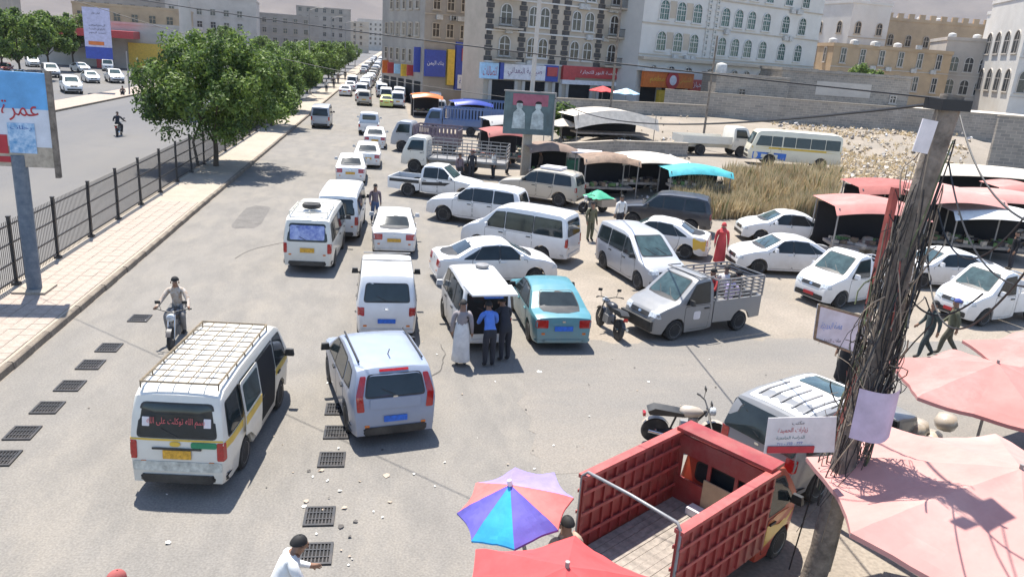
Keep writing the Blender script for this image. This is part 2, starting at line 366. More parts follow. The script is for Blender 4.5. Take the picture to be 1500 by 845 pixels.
TYPES['suv'] = dict(W=1.84, belt=1.13, zb=.32, rw=.38, wheels=(-1.35, 1.42), tum=.8, kx=.15,
  prof=[(-2.3,.55),(-2.29,.9),(-2.26,1.15),(-2.12,1.58),(-2.0,1.74),(-1.5,1.82),(-.2,1.83),(.3,1.77),(.98,1.2),(1.5,1.13),(2.05,1.04),(2.3,.82),(2.35,.5)],
  doors=[q(.02,.42,.98,1.1), [(-.9,.7),(-.75,.42),(-.04,.42),(-.04,1.1),(-.95,1.1)]],
  side=[[(.05,1.18),(.86,1.18),(.42,1.64),(.05,1.7)], [(-.92,1.18),(-.02,1.18),(-.02,1.7),(-.92,1.7)], [(-2.0,1.2),(-1.02,1.18),(-1.02,1.7),(-1.86,1.66)]],
  front=[[(-.66,1.24),(.66,1.24),(.56,1.7),(-.56,1.7)]], rear=[[(-.62,1.2),(.62,1.2),(.55,1.62),(-.55,1.62)]],
  head=two(.5,.84,.8,.98,.04), tail=two(.66,.86,.86,1.12), plate=q(-.26,.72,.26,.86), grille=q(-.44,.78,.44,.98), low=q(-.7,.4,.7,.6), bump=q(-.95,.4,.95,.52))
TYPES['hilux'] = dict(TYPES['suv'], W=1.8, wheels=(-1.47, 1.62), rear_round=False,
  prof=[(-.8,.5),(-.79,1.0),(-.74,1.5),(-.64,1.7),(-.3,1.78),(.35,1.76),(1.05,1.16),(1.6,1.1),(2.2,1.0),(2.5,.82),(2.58,.5)],
  doors=[q(.2,.4,1.12,1.08), q(-.68,.4,.14,1.08)], side=[[(.22,1.16),(.98,1.16),(.5,1.62),(.22,1.66)], [(-.6,1.16),(.14,1.16),(.14,1.66),(-.56,1.62)]],
  tail=[], rear=[q(-.55,1.2,.55,1.55)], bed=(-2.6,-.82,.7,1.02), plate=None)
TYPES['apvpick'] = dict(TYPES['apv'], rear_round=False,
  prof=[(-.1,.5),(-.09,1.2),(-.05,1.64),(.05,1.79),(.3,1.84),(.58,1.78),(1.28,1.16),(1.7,1.03),(2.0,.86),(2.08,.7),(2.1,.45)],
  doors=[q(.06,.3,1.02,1.03)], side=[[(.1,1.1),(1.02,1.1),(.6,1.64),(.1,1.7)]], rear=[q(-.55,1.2,.55,1.6)], tail=[], plate=None, bed=(-2.1,-.13,.72,1.1))
TYPES['redcab'] = dict(TYPES['minivan'], W=1.62, rear_round=False, wheels=(-1.15, 1.42),
  prof=[(.62,.45),(.63,1.2),(.67,1.62),(.76,1.76),(1.1,1.8),(1.35,1.72),(1.85,1.14),(2.0,.95),(2.08,.75),(2.1,.45)], rw=.3,
  doors=[q(.8,.34,1.08,1.0)], side=[[(.8,1.08),(1.62,1.08),(1.28,1.58),(.84,1.62)]], rear=[q(-.5,1.2,.5,1.5)], tail=[], plate=None)
TYPES['truckcab'] = dict(W=1.95, belt=1.4, zb=.5, rw=.42, wheels=(-1.5, 1.95), tum=.88, kx=.1, xs=.4, rear_round=False,
  prof=[(1.15,.75),(1.16,1.6),(1.2,2.1),(1.32,2.25),(2.1,2.27),(2.35,2.15),(2.7,1.4),(2.8,1.0),(2.84,.65)],
  doors=[q(1.35,.8,2.2,1.4)], side=[[(1.4,1.48),(2.4,1.48),(2.15,2.02),(1.4,2.05)]], front=[[(-.78,1.48),(.78,1.48),(.7,2.08),(-.7,2.08)]], rear=[],
  head=two(.55,.84,.86,1.02), tail=[], plate=None, grille=q(-.45,.85,.45,1.02), low=q(-.7,.6,.7,.74), bump=None)
TYPES['coaster'] = dict(W=2.0, belt=1.35, zb=.38, rw=.4, wheels=(-1.9, 1.75), tum=.9, kx=.12, xs=.5,
  prof=[(-3.3,.6),(-3.29,1.3),(-3.22,2.2),(-3.12,2.42),(-2.8,2.52),(1.5,2.54),(2.6,2.48),(2.85,2.3),(3.15,1.45),(3.27,1.1),(3.3,.6)],
  doors=[q(1.0,.5,1.75,1.35)], side=[q(-3.05,1.45,-2.1,2.1), q(-2.0,1.45,-1.05,2.1), q(-.95,1.45,0,2.1), q(.1,1.45,.9,2.1), q(1.05,1.45,1.7,2.1), [(1.8,1.45),(2.85,1.45),(2.6,2.1),(1.8,2.1)]],
  front=[[(-.85,1.5),(.85,1.5),(.78,2.25),(-.78,2.25)]], rear=[q(-.7,1.5,.7,2.1)],
  head=two(.6,.88,.85,1.03), tail=two(.78,.9,.9,1.2), plate=q(-.25,.7,.25,.85), grille=q(-.45,.85,.45,1.0), low=q(-.8,.5,.8,.7), bump=q(-.9,.5,.9,.7))
def grow(poly, e):
    c = sum((Vector(p) for p in poly), Vector((0,0)))/len(poly); return [tuple(Vector(p)+Vector((math.copysign(e, p[0]-c.x), math.copysign(e, p[1]-c.y)))) for p in poly]
WHEELS = {}
def wheel_mesh(r):
    k = round(r, 2)
    if k not in WHEELS:
        wd = .1+.3*(r-.25)
        t = MB().lathe([(r*.6,-wd),(r*.9,-wd),(r,-wd*.7),(r,wd*.7),(r*.9,wd),(r*.6,wd)], 22, axis='y').mesh('tyre', TYPE_TYRE, 40)
        m = MB(); m.lathe([(.02,wd*.55),(r*.52,wd*.6),(r*.6,wd*.95),(r*.64,wd*1.02),(r*.64,wd*.4)], 22, axis='y')
        for j in range(6):
            a = j*math.pi/3; m.box((r*.34*math.cos(a), wd*.75, r*.34*math.sin(a)), (r*.46, .03, r*.13), rot=Matrix.Rotation(-a, 3, 'Y'))
        WHEELS[k] = (t, m.mesh('rim', RIM, 40), wd)
    return WHEELS[k]
TYPE_TYRE = TYRE
VCACHE = {}
def make_vehicle(kind, pm, plate=None, glass=None, wheels=True, handles=True, low=BLACKP, detail=True):
    """returns an untagged root Empty with its parts"""
    key = (kind, pm.name, plate.name if plate else '', glass.name if glass else '', low.name)
    T = TYPES[kind]; glass = glass or GLASS
    root = bpy.data.objects.new('vehicle', None); C.objects.link(root); root.empty_display_size = .2
    if key in VCACHE:
        for ch in VCACHE[key]: 
            c = ch[0].copy(); C.objects.link(c); c.parent = root
            for g in ch[1]:
                d = g.copy(); C.objects.link(d); d.parent = c
        return root
    mb = loft(T); bvh = BVHTree.FromPolygons([Vector(v) for v in mb.v], mb.f)
    mb.build('cab' if 'bed' in T or kind in ('redcab', 'truckcab') else 'body', pm, root, 38)
    root_T = T
    def P(name, plane, poly, m, off=.007, r=.05, par=None, rings=3):
        return patch(bvh, plane, poly, off, rings, r).build(name, m, par or root, 30)
    for s in (1, -1):
        for d in T['doors']:
            o = P('door', ('s', s), d, pm, .006, .06); P('door_gap', ('s', s), grow(d, .014), BLACKP, .002, .06, o)
            xs = [p[0] for p in d]; zs = [p[1] for p in d]
            hx, hz = min(xs)+.14, max(zs)-.1
            h = bvh.ray_cast(Vector((hx, s*4, hz)), Vector((0, -s, 0)))
            if h[0]: MB().box((hx, h[0].y+s*.02, hz), (.18, .035, .035)).build('handle', BLACKP if kind != 'sedan' else pm, o)
        for d in T['side']: o = P('side_window', ('s', s), d, glass, .009, .05); P('window_seal', ('s', s), grow(d, .03), BLACKP, .005, .06, o)
        if kind != 'coaster':
            zz = T['belt']+.1; fx = max(p[0] for p in T['side'][0 if kind != 'coaster' else -1])-.1
            h = bvh.ray_cast(Vector((fx, s*4, zz)), Vector((0, -s, 0)))
            if h[0]:
                m = MB(); m.box((fx-.02, h[0].y+s*.13, zz+.02), (.1, .2, .15), taper=.8); m.tube([(fx, h[0].y, zz-.04), (fx, h[0].y+s*.1, zz-.02)], .025)
                m.build('side_mirror', BLACKP if pm is not WHITE or kind in ('hiace', 'apv') else pm, root)
    for d in T['front']:
        o = P('windshield', ('f',), d, GLASS_T if glass is GLASS else glass, .010, .07); P('window_seal', ('f',), grow(d, .03), BLACKP, .005, .08, o)
        for yy in (-.1, .35): P('wiper', ('f',), [(yy,d[0][1]+.02),(yy+.02,d[0][1]+.02),(yy-.28,d[0][1]+.2),(yy-.3,d[0][1]+.2)], BLACKP, .02, 0, o)
    for d in T['rear']:
        o = P('rear_window', ('r',), d, glass, .010, .08); P('window_seal', ('r',), grow(d, .03), BLACKP, .005, .09, o)
        if kind in ('hiace','apv','suv','soul','minivan'): P('wiper', ('r',), [(-.02,d[0][1]+.01),(.02,d[0][1]+.01),(.27,d[0][1]+.13),(.26,d[0][1]+.15)], BLACKP, .02, 0, o)
    if kind in ('sedan','apv','suv','soul'): P('badge', ('r',), q(-.05, T['tail'][0][2][1]-.07, .05, T['tail'][0][2][1]-.02), CHROME, .014, .03)
    if T['tail']:
        for s in (1,-1): P('fog_lens', ('r',), q(s*.58-.05, T['plate'][0][1]-.1, s*.58+.05, T['plate'][0][1]-.05), ORL, .012, .02)
    P('badge', ('f',), q(-.06, T['grille'][0][1]+.03, .06, T['grille'][0][1]+.1), CHROME, .014, .03)
    for d in T['head']: P('headlight', ('f',), d, CLEARL, .012, .04)
    for d in T['tail']: P('taillight', ('r',), d, REDL, .012, .03)
    if T['grille']: P('grille', ('f',), T['grille'], BLACKP, .008, .03)
    if T['low']: P('lower_grille', ('f',), T['low'], low, .006, .05)
    if T['bump'] and T['plate']: P('rear_bumper', ('r',), T['bump'], low if kind in ('hiace', 'soul', 'suv') else pm, .03, .05)
    if plate:
        if T['plate']: P('number_plate', ('r',), T['plate'], plate, .03, 0)
        P('number_plate', ('f',), q(-.22, T['low'][0][1]+.1, .22, T['low'][0][1]+.21), plate, .03, 0)
    if wheels:
        t, rm, wd = wheel_mesh(T['rw'])
        for xw in T['wheels']:
            for s in (1, -1):
                o = link('wheel', t, root, (xw, s*(T['W']/2-wd-.02), T['rw']))
                if s < 0: o.rotation_euler = (0, 0, math.pi)
                link('rim', rm, o)
    if 'bed' in T:
        x0, x1, zf, zt = T['bed']; W = T['W']/2-.02; b = MB(); xw = T['wheels'][0]; ra = T['rw']+.07
        arch = [(xw+ra*math.cos(a), max(zf-.32, T['rw']+ra*math.sin(a))) for a in [math.pi*i/8 for i in range(9)]]
        poly = [(x0, zt), (x0, .42)]+[p for p in reversed(arch)]+[(x1, .42), (x1, zt)]
        for s in (1, -1): b.prism(poly, s*W, s*(W-.06))
        b.box(((x0+x1)/2, 0, zf), (x1-x0, 2*W-.1, .05)); b.span((x1-.05, -W+.06, zf-.25), (x1, W-.06, zt-.003)); b.span((x0, -W+.06, .45), (x0+.06, W-.06, zt-.003))
        bo = b.build('bed', pm, root)
        MB().box(((x0+x1)/2, 0, zf+.035), (x1-x0-.16, 2*W-.16, .012)).build('bed_floor', BLACKP if kind == 'hilux' else METAL_G, bo)
        for s in (1, -1): MB().span((x0-.012, s*(W-.02), .72), (x0+.01, s*(W-.16), .95)).build('taillight', REDL, root)
    VCACHE[key] = [(ch, list(ch.children)) for ch in root.children]
    return root
def put(root, name, label, cat, px, py, hdg, anchor=(0,0,0), group=None, z=None):
    """stand the vehicle so that its local point `anchor` is seen at pixel px,py; hdg = heading in degrees (90 = along the road)"""
    p = G(px, py, anchor[2]) if z is None else G(px, py, z+anchor[2]); h = RAD(hdg)
    x = p.x-(anchor[0]*math.cos(h)-anchor[1]*math.sin(h)); y = p.y-(anchor[0]*math.sin(h)+anchor[1]*math.cos(h))
    root.location = (x, y, z or 0); root.rotation_euler = (0, 0, h); root.name = name
    return tag(root, label, cat, group)
def roof_rack(root, x0, x1, w, z, m, nx=8, ny=4, rail=.09):
    o = MB()
    for s in (1, -1): o.tube([(x0, s*w, z+rail), (x1, s*w, z+rail)], .02)
    for i in range(nx+1):
        x = x0+(x1-x0)*i/nx; o.tube([(x, -w, z+rail), (x, w, z+rail)], .011 if 0 < i < nx else .02, 5)
        if i % 2 == 0:
            for s in (1, -1): o.tube([(x, s*w, z-.03), (x, s*w, z+rail)], .014, 5)
    for j in range(1, ny): o.tube([(x0, -w+2*w*j/ny, z+rail), (x1, -w+2*w*j/ny, z+rail)], .011, 5)
    return o.build('roof_rack', m, root)
def on_body(root, plane, poly, name, m, off=.012, r=.03, par=None):
    me = next(c for c in root.children if c.name.split('.')[0] in ('body', 'cab')).data
    bvh = BVHTree.FromPolygons([v.co for v in me.vertices], [tuple(p.vertices) for p in me.polygons])
    return patch(bvh, plane, poly, off, 2, r).build(name, m, par or root, 30)
# ================================================================== SETTING
def ground_mat():
    m = bpy.data.materials.new('dusty_ground'); m.use_nodes = True; n = m.node_tree; L = n.links; b = n.nodes['Principled BSDF']
    b.inputs['Roughness'].default_value = .95
    return m, n, L, b
def layered(name, cols, scales, rough=.92, bump=.25, bscale=60, speck=None, stretch=(1,1,1)):
    """colours blended by successive noises in object space, plus fine speckle and relief"""
    m = bpy.data.materials.new(name); m.use_nodes = True; n = m.node_tree; L = n.links; b = n.nodes['Principled BSDF']
    b.inputs['Roughness'].default_value = rough; b.inputs['Specular IOR Level'].default_value = .25
    tc = n.nodes.new('ShaderNodeTexCoord'); mp = n.nodes.new('ShaderNodeMapping'); mp.inputs['Scale'].default_value = stretch
    L.new(tc.outputs['Object'], mp.inputs['Vector'])
    out = None
    for i, (c, sc) in enumerate(zip(cols, scales)):
        if i == 0:
            rgb = n.nodes.new('ShaderNodeRGB'); rgb.outputs[0].default_value = (*c, 1); out = rgb.outputs[0]; continue
        nz = n.nodes.new('ShaderNodeTexNoise'); nz.inputs['Scale'].default_value = sc; nz.inputs['Detail'].default_value = 7; nz.inputs['Roughness'].default_value = .68
        L.new(mp.outputs[0], nz.inputs['Vector'])
        mr = n.nodes.new('ShaderNodeMapRange'); mr.inputs['From Min'].default_value = .42; mr.inputs['From Max'].default_value = .64
        L.new(nz.outputs['Fac'], mr.inputs['Value'])
        mx = n.nodes.new('ShaderNodeMix'); mx.data_type = 'RGBA'; mx.inputs['B'].default_value = (*c, 1)
        L.new(out, mx.inputs['A']); L.new(mr.outputs[0], mx.inputs['Factor']); out = mx.outputs['Result']
    if speck:
        nz = n.nodes.new('ShaderNodeTexNoise'); nz.inputs['Scale'].default_value = speck; nz.inputs['Detail'].default_value = 2
        L.new(tc.outputs['Object'], nz.inputs['Vector'])
        mr = n.nodes.new('ShaderNodeMapRange'); mr.inputs['From Min'].default_value = .3; mr.inputs['From Max'].default_value = .7; mr.inputs['To Min'].default_value = .84; mr.inputs['To Max'].default_value = 1.16
        L.new(nz.outputs['Fac'], mr.inputs['Value'])
        mx = n.nodes.new('ShaderNodeMix'); mx.data_type = 'RGBA'; mx.blend_type = 'MULTIPLY'; mx.inputs['Factor'].default_value = 1
        L.new(out, mx.inputs['A']); L.new(mr.outputs[0], mx.inputs['B']); out = mx.outputs['Result']
    L.new(out, b.inputs['Base Color'])
    nz = n.nodes.new('ShaderNodeTexNoise'); nz.inputs['Scale'].default_value = bscale; nz.inputs['Detail'].default_value = 5
    L.new(tc.outputs['Object'], nz.inputs['Vector'])
    bp = n.nodes.new('ShaderNodeBump'); bp.inputs['Strength'].default_value = bump; bp.inputs['Distance'].default_value = .02
    L.new(nz.outputs['Fac'], bp.inputs['Height']); L.new(bp.outputs[0], b.inputs['Normal'])
    return m
DIRT = layered('dusty_dirt', [(.265,.225,.18), (.31,.265,.215), (.21,.185,.152)], [0, .35, .12], speck=14, bump=.25, bscale=25)
ASPH = layered('worn_asphalt', [(.215,.198,.175), (.195,.182,.163), (.235,.212,.18), (.18,.167,.149)], [0, .12, .4, 1.2], speck=26, stretch=(1,.4,1))
ASPH2 = layered('smooth_asphalt', [(.115,.115,.12), (.13,.127,.128), (.165,.155,.142)], [0, .15, .06], speck=30, stretch=(1,.25,1))
ASPH3 = layered('side_street_asphalt', [(.185,.172,.155), (.205,.188,.166), (.25,.22,.183)], [0, .2, .12], speck=26, stretch=(.4,1,1))
CONC = layered('pale_concrete', [(.35,.30,.24), (.30,.26,.21), (.39,.335,.265)], [0, .5, 2.], speck=30, bump=.2)
TILE = layered('paving_tile', [(.35,.285,.235), (.32,.27,.225), (.38,.315,.26)], [0, .7, 2.5], speck=30, bump=.2)
KERB = layered('kerb_stone', [(.20,.165,.125), (.27,.23,.185), (.15,.125,.10)], [0, 1.2, 4.], speck=20)
KERBTOP = CONC
# ground: one sheet to the horizon
xs = [-6000,-2500,-900,-400,-200,-100,-60,-40]+[-30+2.5*i for i in range(49)]+[100,130,180,260,400,900,2500,6000]
ys = [-300,-80,-20]+[2.5*i for i in range(49)]+[130,150,200,300,500,900,1800,3500,7000]
mb = MB(); mb.add([(x, y, hgt(x, y)+(0 if hgt(x, y) < .05 else .10*mnoise.noise(Vector((x*.5, y*.5, 0))))) for x in xs for y in ys],
  [(i*len(ys)+j, (i+1)*len(ys)+j, (i+1)*len(ys)+j+1, i*len(ys)+j+1) for i in range(len(xs)-1) for j in range(len(ys)-1)])
struct(mb.build('ground', DIRT, None, 60))
def sheet(name, pts, z, m, rag=0):
    if rag:
        R0 = random.Random(len(pts)); out = []
        for (x0, y0), (x1, y1) in zip(pts, pts[1:]+pts[:1]):
            k = max(1, min(60, int(math.hypot(x1-x0, y1-y0)/.5))) if max(abs(y0), abs(y1)) < 100 else 1
            out += [(x0+(x1-x0)*j/k+(R0.uniform(-rag, rag) if j else 0), y0+(y1-y0)*j/k+(R0.uniform(-rag, rag) if j else 0)) for j in range(k)]
        pts = out
    b = MB(); b.add([(x, y, z) for x, y in pts], [tuple(range(len(pts)))]); return struct(b.build(name, m))
KX, FX, LX = -8.63, -11.14, -29.2
sheet('road', [(KX+.02,-15),(3.2,-15),(4.5,30),(2.5,48),(1.5,70),(1.5,900),(KX+.02,900)], .004, ASPH, 0)
sheet('side_street', [(3.0,13.0),(60,10.0),(60,17.5),(30,20.3),(12,20.6),(3.4,20.0)], .008, ASPH3, .22)
sheet('far_carriageway', [(LX,-15),(FX-.35,-15),(FX-.35,900),(LX,900)], .004, ASPH2)
road = bpy.data.objects['road']; R2 = random.Random(8)
OIL = layered('tar_patch', [(.15,.14,.127), (.175,.162,.145), (.13,.12,.11)], [0, .6, 2.], speck=26)
CRK = mat('crack_fill', (.085,.078,.07), rough=.95)
for x, y, w_, l_ in ((-6.2,35,1.3,5.0),(-3.0,52,1.4,6.0),(.4,24.6,1.0,1.6)):
    n_ = 22; b = MB(); b.add([(x+w_*math.copysign(abs(math.cos(6.283*k/n_))**.5, math.cos(6.283*k/n_))*R2.uniform(.42,.5), y+l_*math.copysign(abs(math.sin(6.283*k/n_))**.5, math.sin(6.283*k/n_))*R2.uniform(.44,.5), .0085) for k in range(n_)], [tuple(range(n_))]); b.build('tar_patch', OIL, road)
for x, y, a, l_ in ((-5.6,28,1.45,9),(.6,17.4,.4,3)):
    pts = []; n_ = 16; px_, py_ = x, y
    for k in range(n_): pts.append((px_, py_)); a += R2.uniform(-.35,.35); px_ += math.cos(a)*l_/n_; py_ += math.sin(a)*l_/n_
    b = MB(); vs = []
    for (u, v_) in pts: wd = R2.uniform(.006,.02); vs += [(u-wd, v_+wd*.5, .0125), (u+wd, v_-wd*.5, .0125)]
    b.add(vs, [(2*k, 2*k+1, 2*k+3, 2*k+2) for k in range(n_-1)]); b.build('crack', CRK, road)
# median with its kerbstones and paving tiles
med = MB(); med.span((FX-.3, 8, 0), (KX-.16, 900, .14)); med = struct(med.build('median_pavement', CONC))
tile = MB().box((0,0,.0), (.388,.388,.03)).mesh('tile', TILE)
for i in range(5):
    for j in range(60):
        o = link('tile', tile, med, (FX+.42+i*.4, 13.2+j*.4, .142+random.uniform(-.003,.004))); o.rotation_euler = (random.uniform(-.008,.008), random.uniform(-.008,.008), 0)
ks = MB(); ks.prism([(-.16,0),(.0,0),(-.02,.16),(-.05,.185),(-.16,.185)], -.49, .49, f=lambda a,b,t: (a,t,b)); ks = ks.mesh('kerbstone', KERB)
kroot = struct(MB().span((KX-.15, 8, 0), (KX-.03, 900, .15)).build('kerb', KERB))
for j in range(95):
    link('kerbstone', ks, kroot, (KX+random.uniform(-.012,.012), 8.5+j, random.uniform(-.008,.008)))
fb = MB().span((KX-.16, 103.1, 0), (KX, 900, .18)).build('kerb_run', KERB, kroot); fb['kind'] = 'stuff'
# far pavement across the other carriageway
fk = struct(MB().span((LX-3.6, -10, 0), (LX-.15, 900, .15)).build('far_pavement', TILE))
struct(MB().span((LX-.15, -10, 0), (LX, 900, .17)).build('far_kerb', KERB))
sheet('parking_lane', [(-75,40),(LX-3.6,40),(LX-3.6,900),(-75,900)], .006, ASPH2)
# fence along the median
FEN = MB()
fence = thing('median_fence', 'black metal railing with thin upright bars along the tiled median', 'fence', (FX, 0, .14))
postm = MB(); postm.box((0,0,.8), (.09,.09,1.6)); postm.box((0,0,1.61), (.11,.11,.03)); postm.box((0,0,.03), (.2,.2,.06)); postm = postm.mesh('post', METAL_K)
def bars(n, w):
    b = MB()
    for i in range(n): b.box((0, (i+.5)*w/n, .78), (.012, .014, 1.5))
    return b.mesh('bars', METAL_K)
fence.scale = (1, 1, 1.3)
rail = MB().box((0, 1.5, 0), (.04, 2.92, .035)).mesh('rail', METAL_K)
bm_ = bars(26, 2.9)
for k in range(30):
    y = 9.0+3.0*k
    if 49 < y < 53: pass
    p = link('post', postm, fence, (0, y, 0)); p.rotation_euler = (random.uniform(-.012,.012), random.uniform(-.03,.03), 0)
    if k < 29:
        b = link('bars', bm_, fence, (0, y+.05, 0)); b['kind'] = 'stuff'
        for z in (.14, .55, 1.0, 1.42): link('rail', rail, fence, (0, y, z))
# drain gratings
gm = MB()
for a in (-1, 1): gm.span((a*.30-.03, -.36, 0), (a*.30+.03, .36, .03)); gm.span((-.27, a*.33-.03, 0), (.27, a*.33+.03, .03))
gfr = gm.mesh('frame', METAL_K)
slot = MB().box((0,0,.012), (.028,.66,.022)).mesh('bar', METAL_K); cross = MB().box((0,0,.017), (.54,.035,.022)).mesh('cross_bar', METAL_K)
pit = MB().box((0,0,.004), (.56,.66,.006)).mesh('pit', DARKIN)
GR = [(205,467),(160,510),(133,535),(103,566),(70,598),(33,635),(2,672),(494,600),(493,634),(486,674),(468,757),(463,812)]
for i, (px, py) in enumerate(GR):
    p = G(px, py)
    lab = 'dark slotted drain grating in the gutter line beside the median kerb' if i < 7 else 'dark slotted drain grating in the line down the middle of the road'
    if i == 11: lab = 'drain grating clogged with rubbish beside the white-shirted man'
    g = thing('drain_grating', lab, 'drain grating', (p.x, p.y, .006), 0, 'gratings by the kerb' if i < 7 else ('gratings mid road' if i < 11 else None))
    g.scale = (.78,.78,1); link('frame', gfr, g); link('pit', pit, g)
    for k in range(7): link('bar', slot, g, (-.225+.075*k, 0, 0))
    for k in (-.12, .12): link('cross_bar', cross, g, (0, k, 0))
b = MB()
random.seed(3)
for px, py, s in [(470,690,.13),(566,697,.16),(571,736,.09),(520,765,.1),(448,735,.12),(497,720,.1),(560,660,.07),(244,650,.06),(246,796,.1),(245,725,.05),(215,470,.12),(130,598,.05),(790,545,.15),(640,520,.06),(725,560,.05),(505,745,.12),(500,772,.14),(445,742,.1),(480,705,.06),(950,560,.1),(1000,535,.06)]+[(random.uniform(380,1150), random.uniform(480,760), random.uniform(.03,.07)) for _ in range(60)]+[(random.uniform(440,520), random.uniform(690,830), random.uniform(.03,.08)) for _ in range(12)]:
    p = G(px, py); s *= .6; a = random.uniform(0, 6); n = random.choice((4,5,6))
    b.add([(p.x+s*math.cos(a+6.28*k/n)*random.uniform(.5,1), p.y+s*math.sin(a+6.28*k/n)*random.uniform(.5,1), .012+random.uniform(0,.03)) for k in range(n)], [tuple(range(n))], random.choice((0,0,1,2)))
tag(b.build('street_litter', [mat('litter_white', (.7,.68,.62)), mat('litter_tan', (.4,.32,.24)), mat('litter_dark', (.08,.07,.06))]), 'small scraps of paper and plastic litter on the road', 'litter', kind='stuff')
# hills all round the back
def hill(u, v):
    a = RAD(-75+150*u); d = 1500+3200*v
    e = (.06+.16*v)*(1+.55*mnoise.noise(Vector((math.sin(a)*3.1, math.cos(a)*3.1, v*1.3)))+.25*mnoise.noise(Vector((a*14, v*6, 3))))
    return (math.sin(a+YAW)*d, math.cos(a+YAW)*d, -6+d*e*sm(v*3.0))
HILL = layered('bare_hillside', [(.15,.125,.11), (.20,.17,.145), (.105,.09,.085)], [0, .004, .0016], bump=0, rough=1)
struct(MB().grid(hill, 140, 26).build('hills', HILL, None, 80))

# ------------------------------------------------------------------ buildings
STONE = mat('cream_stone', (.46,.385,.295), var=.1, scale=.5, dirt=(.36,.30,.24), dirt_amt=.5, bump=.2, bscale=6)
WSTONE = mat('white_stone', (.60,.57,.52), var=.06, scale=.4, dirt=(.5,.44,.36), dirt_amt=.5, bump=.15, bscale=6)
SAND = mat('sand_stone', (.46,.33,.20), var=.14, scale=.4, dirt=(.33,.25,.18), dirt_amt=.5, bump=.2, bscale=5)
GREYB = mat('grey_blockwork', (.27,.245,.215), var=.14, scale=.5, dirt=(.36,.31,.25), dirt_amt=.5, bump=.3, bscale=5)
DARKST = mat('dark_stone', (.075,.066,.06), var=.3, scale=2., bump=.2, bscale=8)
PALEB = mat('pale_render', (.50,.45,.39), var=.12, scale=.3, dirt=(.34,.30,.26), dirt_amt=.5)
GREENG = mat('green_pane', (.008,.07,.06), rough=.12, var=.5, scale=3)
BROWNG = mat('brown_pane', (.05,.04,.032), rough=.15, var=.4, scale=3)
DARKG = mat('dim_pane', (.035,.04,.045), rough=.12, var=.4, scale=3)
def block_courses(m):
    n = m.node_tree; b = n.nodes['Principled BSDF']; L = n.links; src = b.inputs['Base Color'].links[0].from_socket
    tc = n.nodes.new('ShaderNodeTexCoord'); sx = n.nodes.new('ShaderNodeSeparateXYZ'); cb = n.nodes.new('ShaderNodeCombineXYZ'); ad = n.nodes.new('ShaderNodeMath')
    L.new(tc.outputs['Object'], sx.inputs[0]); L.new(sx.outputs['X'], ad.inputs[0]); L.new(sx.outputs['Y'], ad.inputs[1]); L.new(ad.outputs[0], cb.inputs['X']); L.new(sx.outputs['Z'], cb.inputs['Y'])
    br = n.nodes.new('ShaderNodeTexBrick'); br.inputs['Scale'].default_value = 1; br.inputs['Brick Width'].default_value = .5; br.inputs['Row Height'].default_value = .25; br.inputs['Mortar Size'].default_value = .022
    br.inputs['Color1'].default_value = (.82,.82,.82,1); br.inputs['Color2'].default_value = (1.15,1.12,1.08,1); br.inputs['Mortar'].default_value = (1.35,1.3,1.22,1)
    L.new(cb.outputs[0], br.inputs['Vector']); mx = n.nodes.new('ShaderNodeMix'); mx.data_type = 'RGBA'; mx.blend_type = 'MULTIPLY'; mx.inputs['Factor'].default_value = 1
    L.new(src, mx.inputs['A']); L.new(br.outputs['Color'], mx.inputs['B']); L.new(mx.outputs['Result'], b.inputs['Base Color'])
block_courses(GREYB)
def arch_pts(w, h, n=8, x0=0, z0=0):
    r = w/2; return [(x0-r, z0), (x0+r, z0)]+[(x0+r*math.cos(math.pi*i/n), z0+h-r+r*math.sin(math.pi*i/n)) for i in range(n+1)]
WIN = {}
def window_meshes(kind, w, h, frame, pane):
    k = (kind, w, h, frame.name, pane.name)
    if k not in WIN:
        f = MB(); F = lambda a, b, t: (a, t, b)
        def ring(o, i, y0, y1):
            n = len(o); vs = [F(*p, y0) for p in o]+[F(*p, y0) for p in i]+[F(*p, y1) for p in o]+[F(*p, y1) for p in i]
            fs = []
            for j in range(n):
                jj = (j+1) % n; fs += [(j, jj, n+jj, n+j), (2*n+j, 3*n+j, 3*n+jj, 2*n+jj), (j, 2*n+j, 2*n+jj, jj), (n+j, n+jj, 3*n+jj, 3*n+j)]
            f.add(vs, fs)
        if kind == 'rect': o, i = q(-w/2, 0, w/2, h), q(-w/2+.1, .1, w/2-.1, h-.1)
        else: o, i = arch_pts(w, h), arch_pts(w-.2, h-.17, 8, 0, .07)
        ring(o, i, -.12, .02)
        f.span((-w/2-.12, -.2, -.12), (w/2+.12, .02, 0))
        if kind != 'plain':
            f.span((-.04, -.06, .1), (.04, .01, h-.15)); f.span((-w/2+.1, -.061, h*.55), (w/2-.1, .009, h*.55+.08))
        if kind == 'lattice':
            for j in (-1, 1): f.span((j*w*.24-.02, -.055, .1), (j*w*.24+.02, .0, h*.8))
            for a in (.3, .72): f.span((-w/2+.13, -.056, h*a), (w/2-.13, .0, h*a+.04))
        p = MB().prism(i, -.035, .01)
        WIN[k] = (f.mesh('window', frame), p.mesh('pane', pane))
    return WIN[k]
def win(root, x, z, kind, w, h, frame, pane, y=0, rz=0):
    a, b = window_meshes(kind, w, h, frame, pane); o = link('window', a, root, (x, y, z), rz); link('pane', b, o); return o
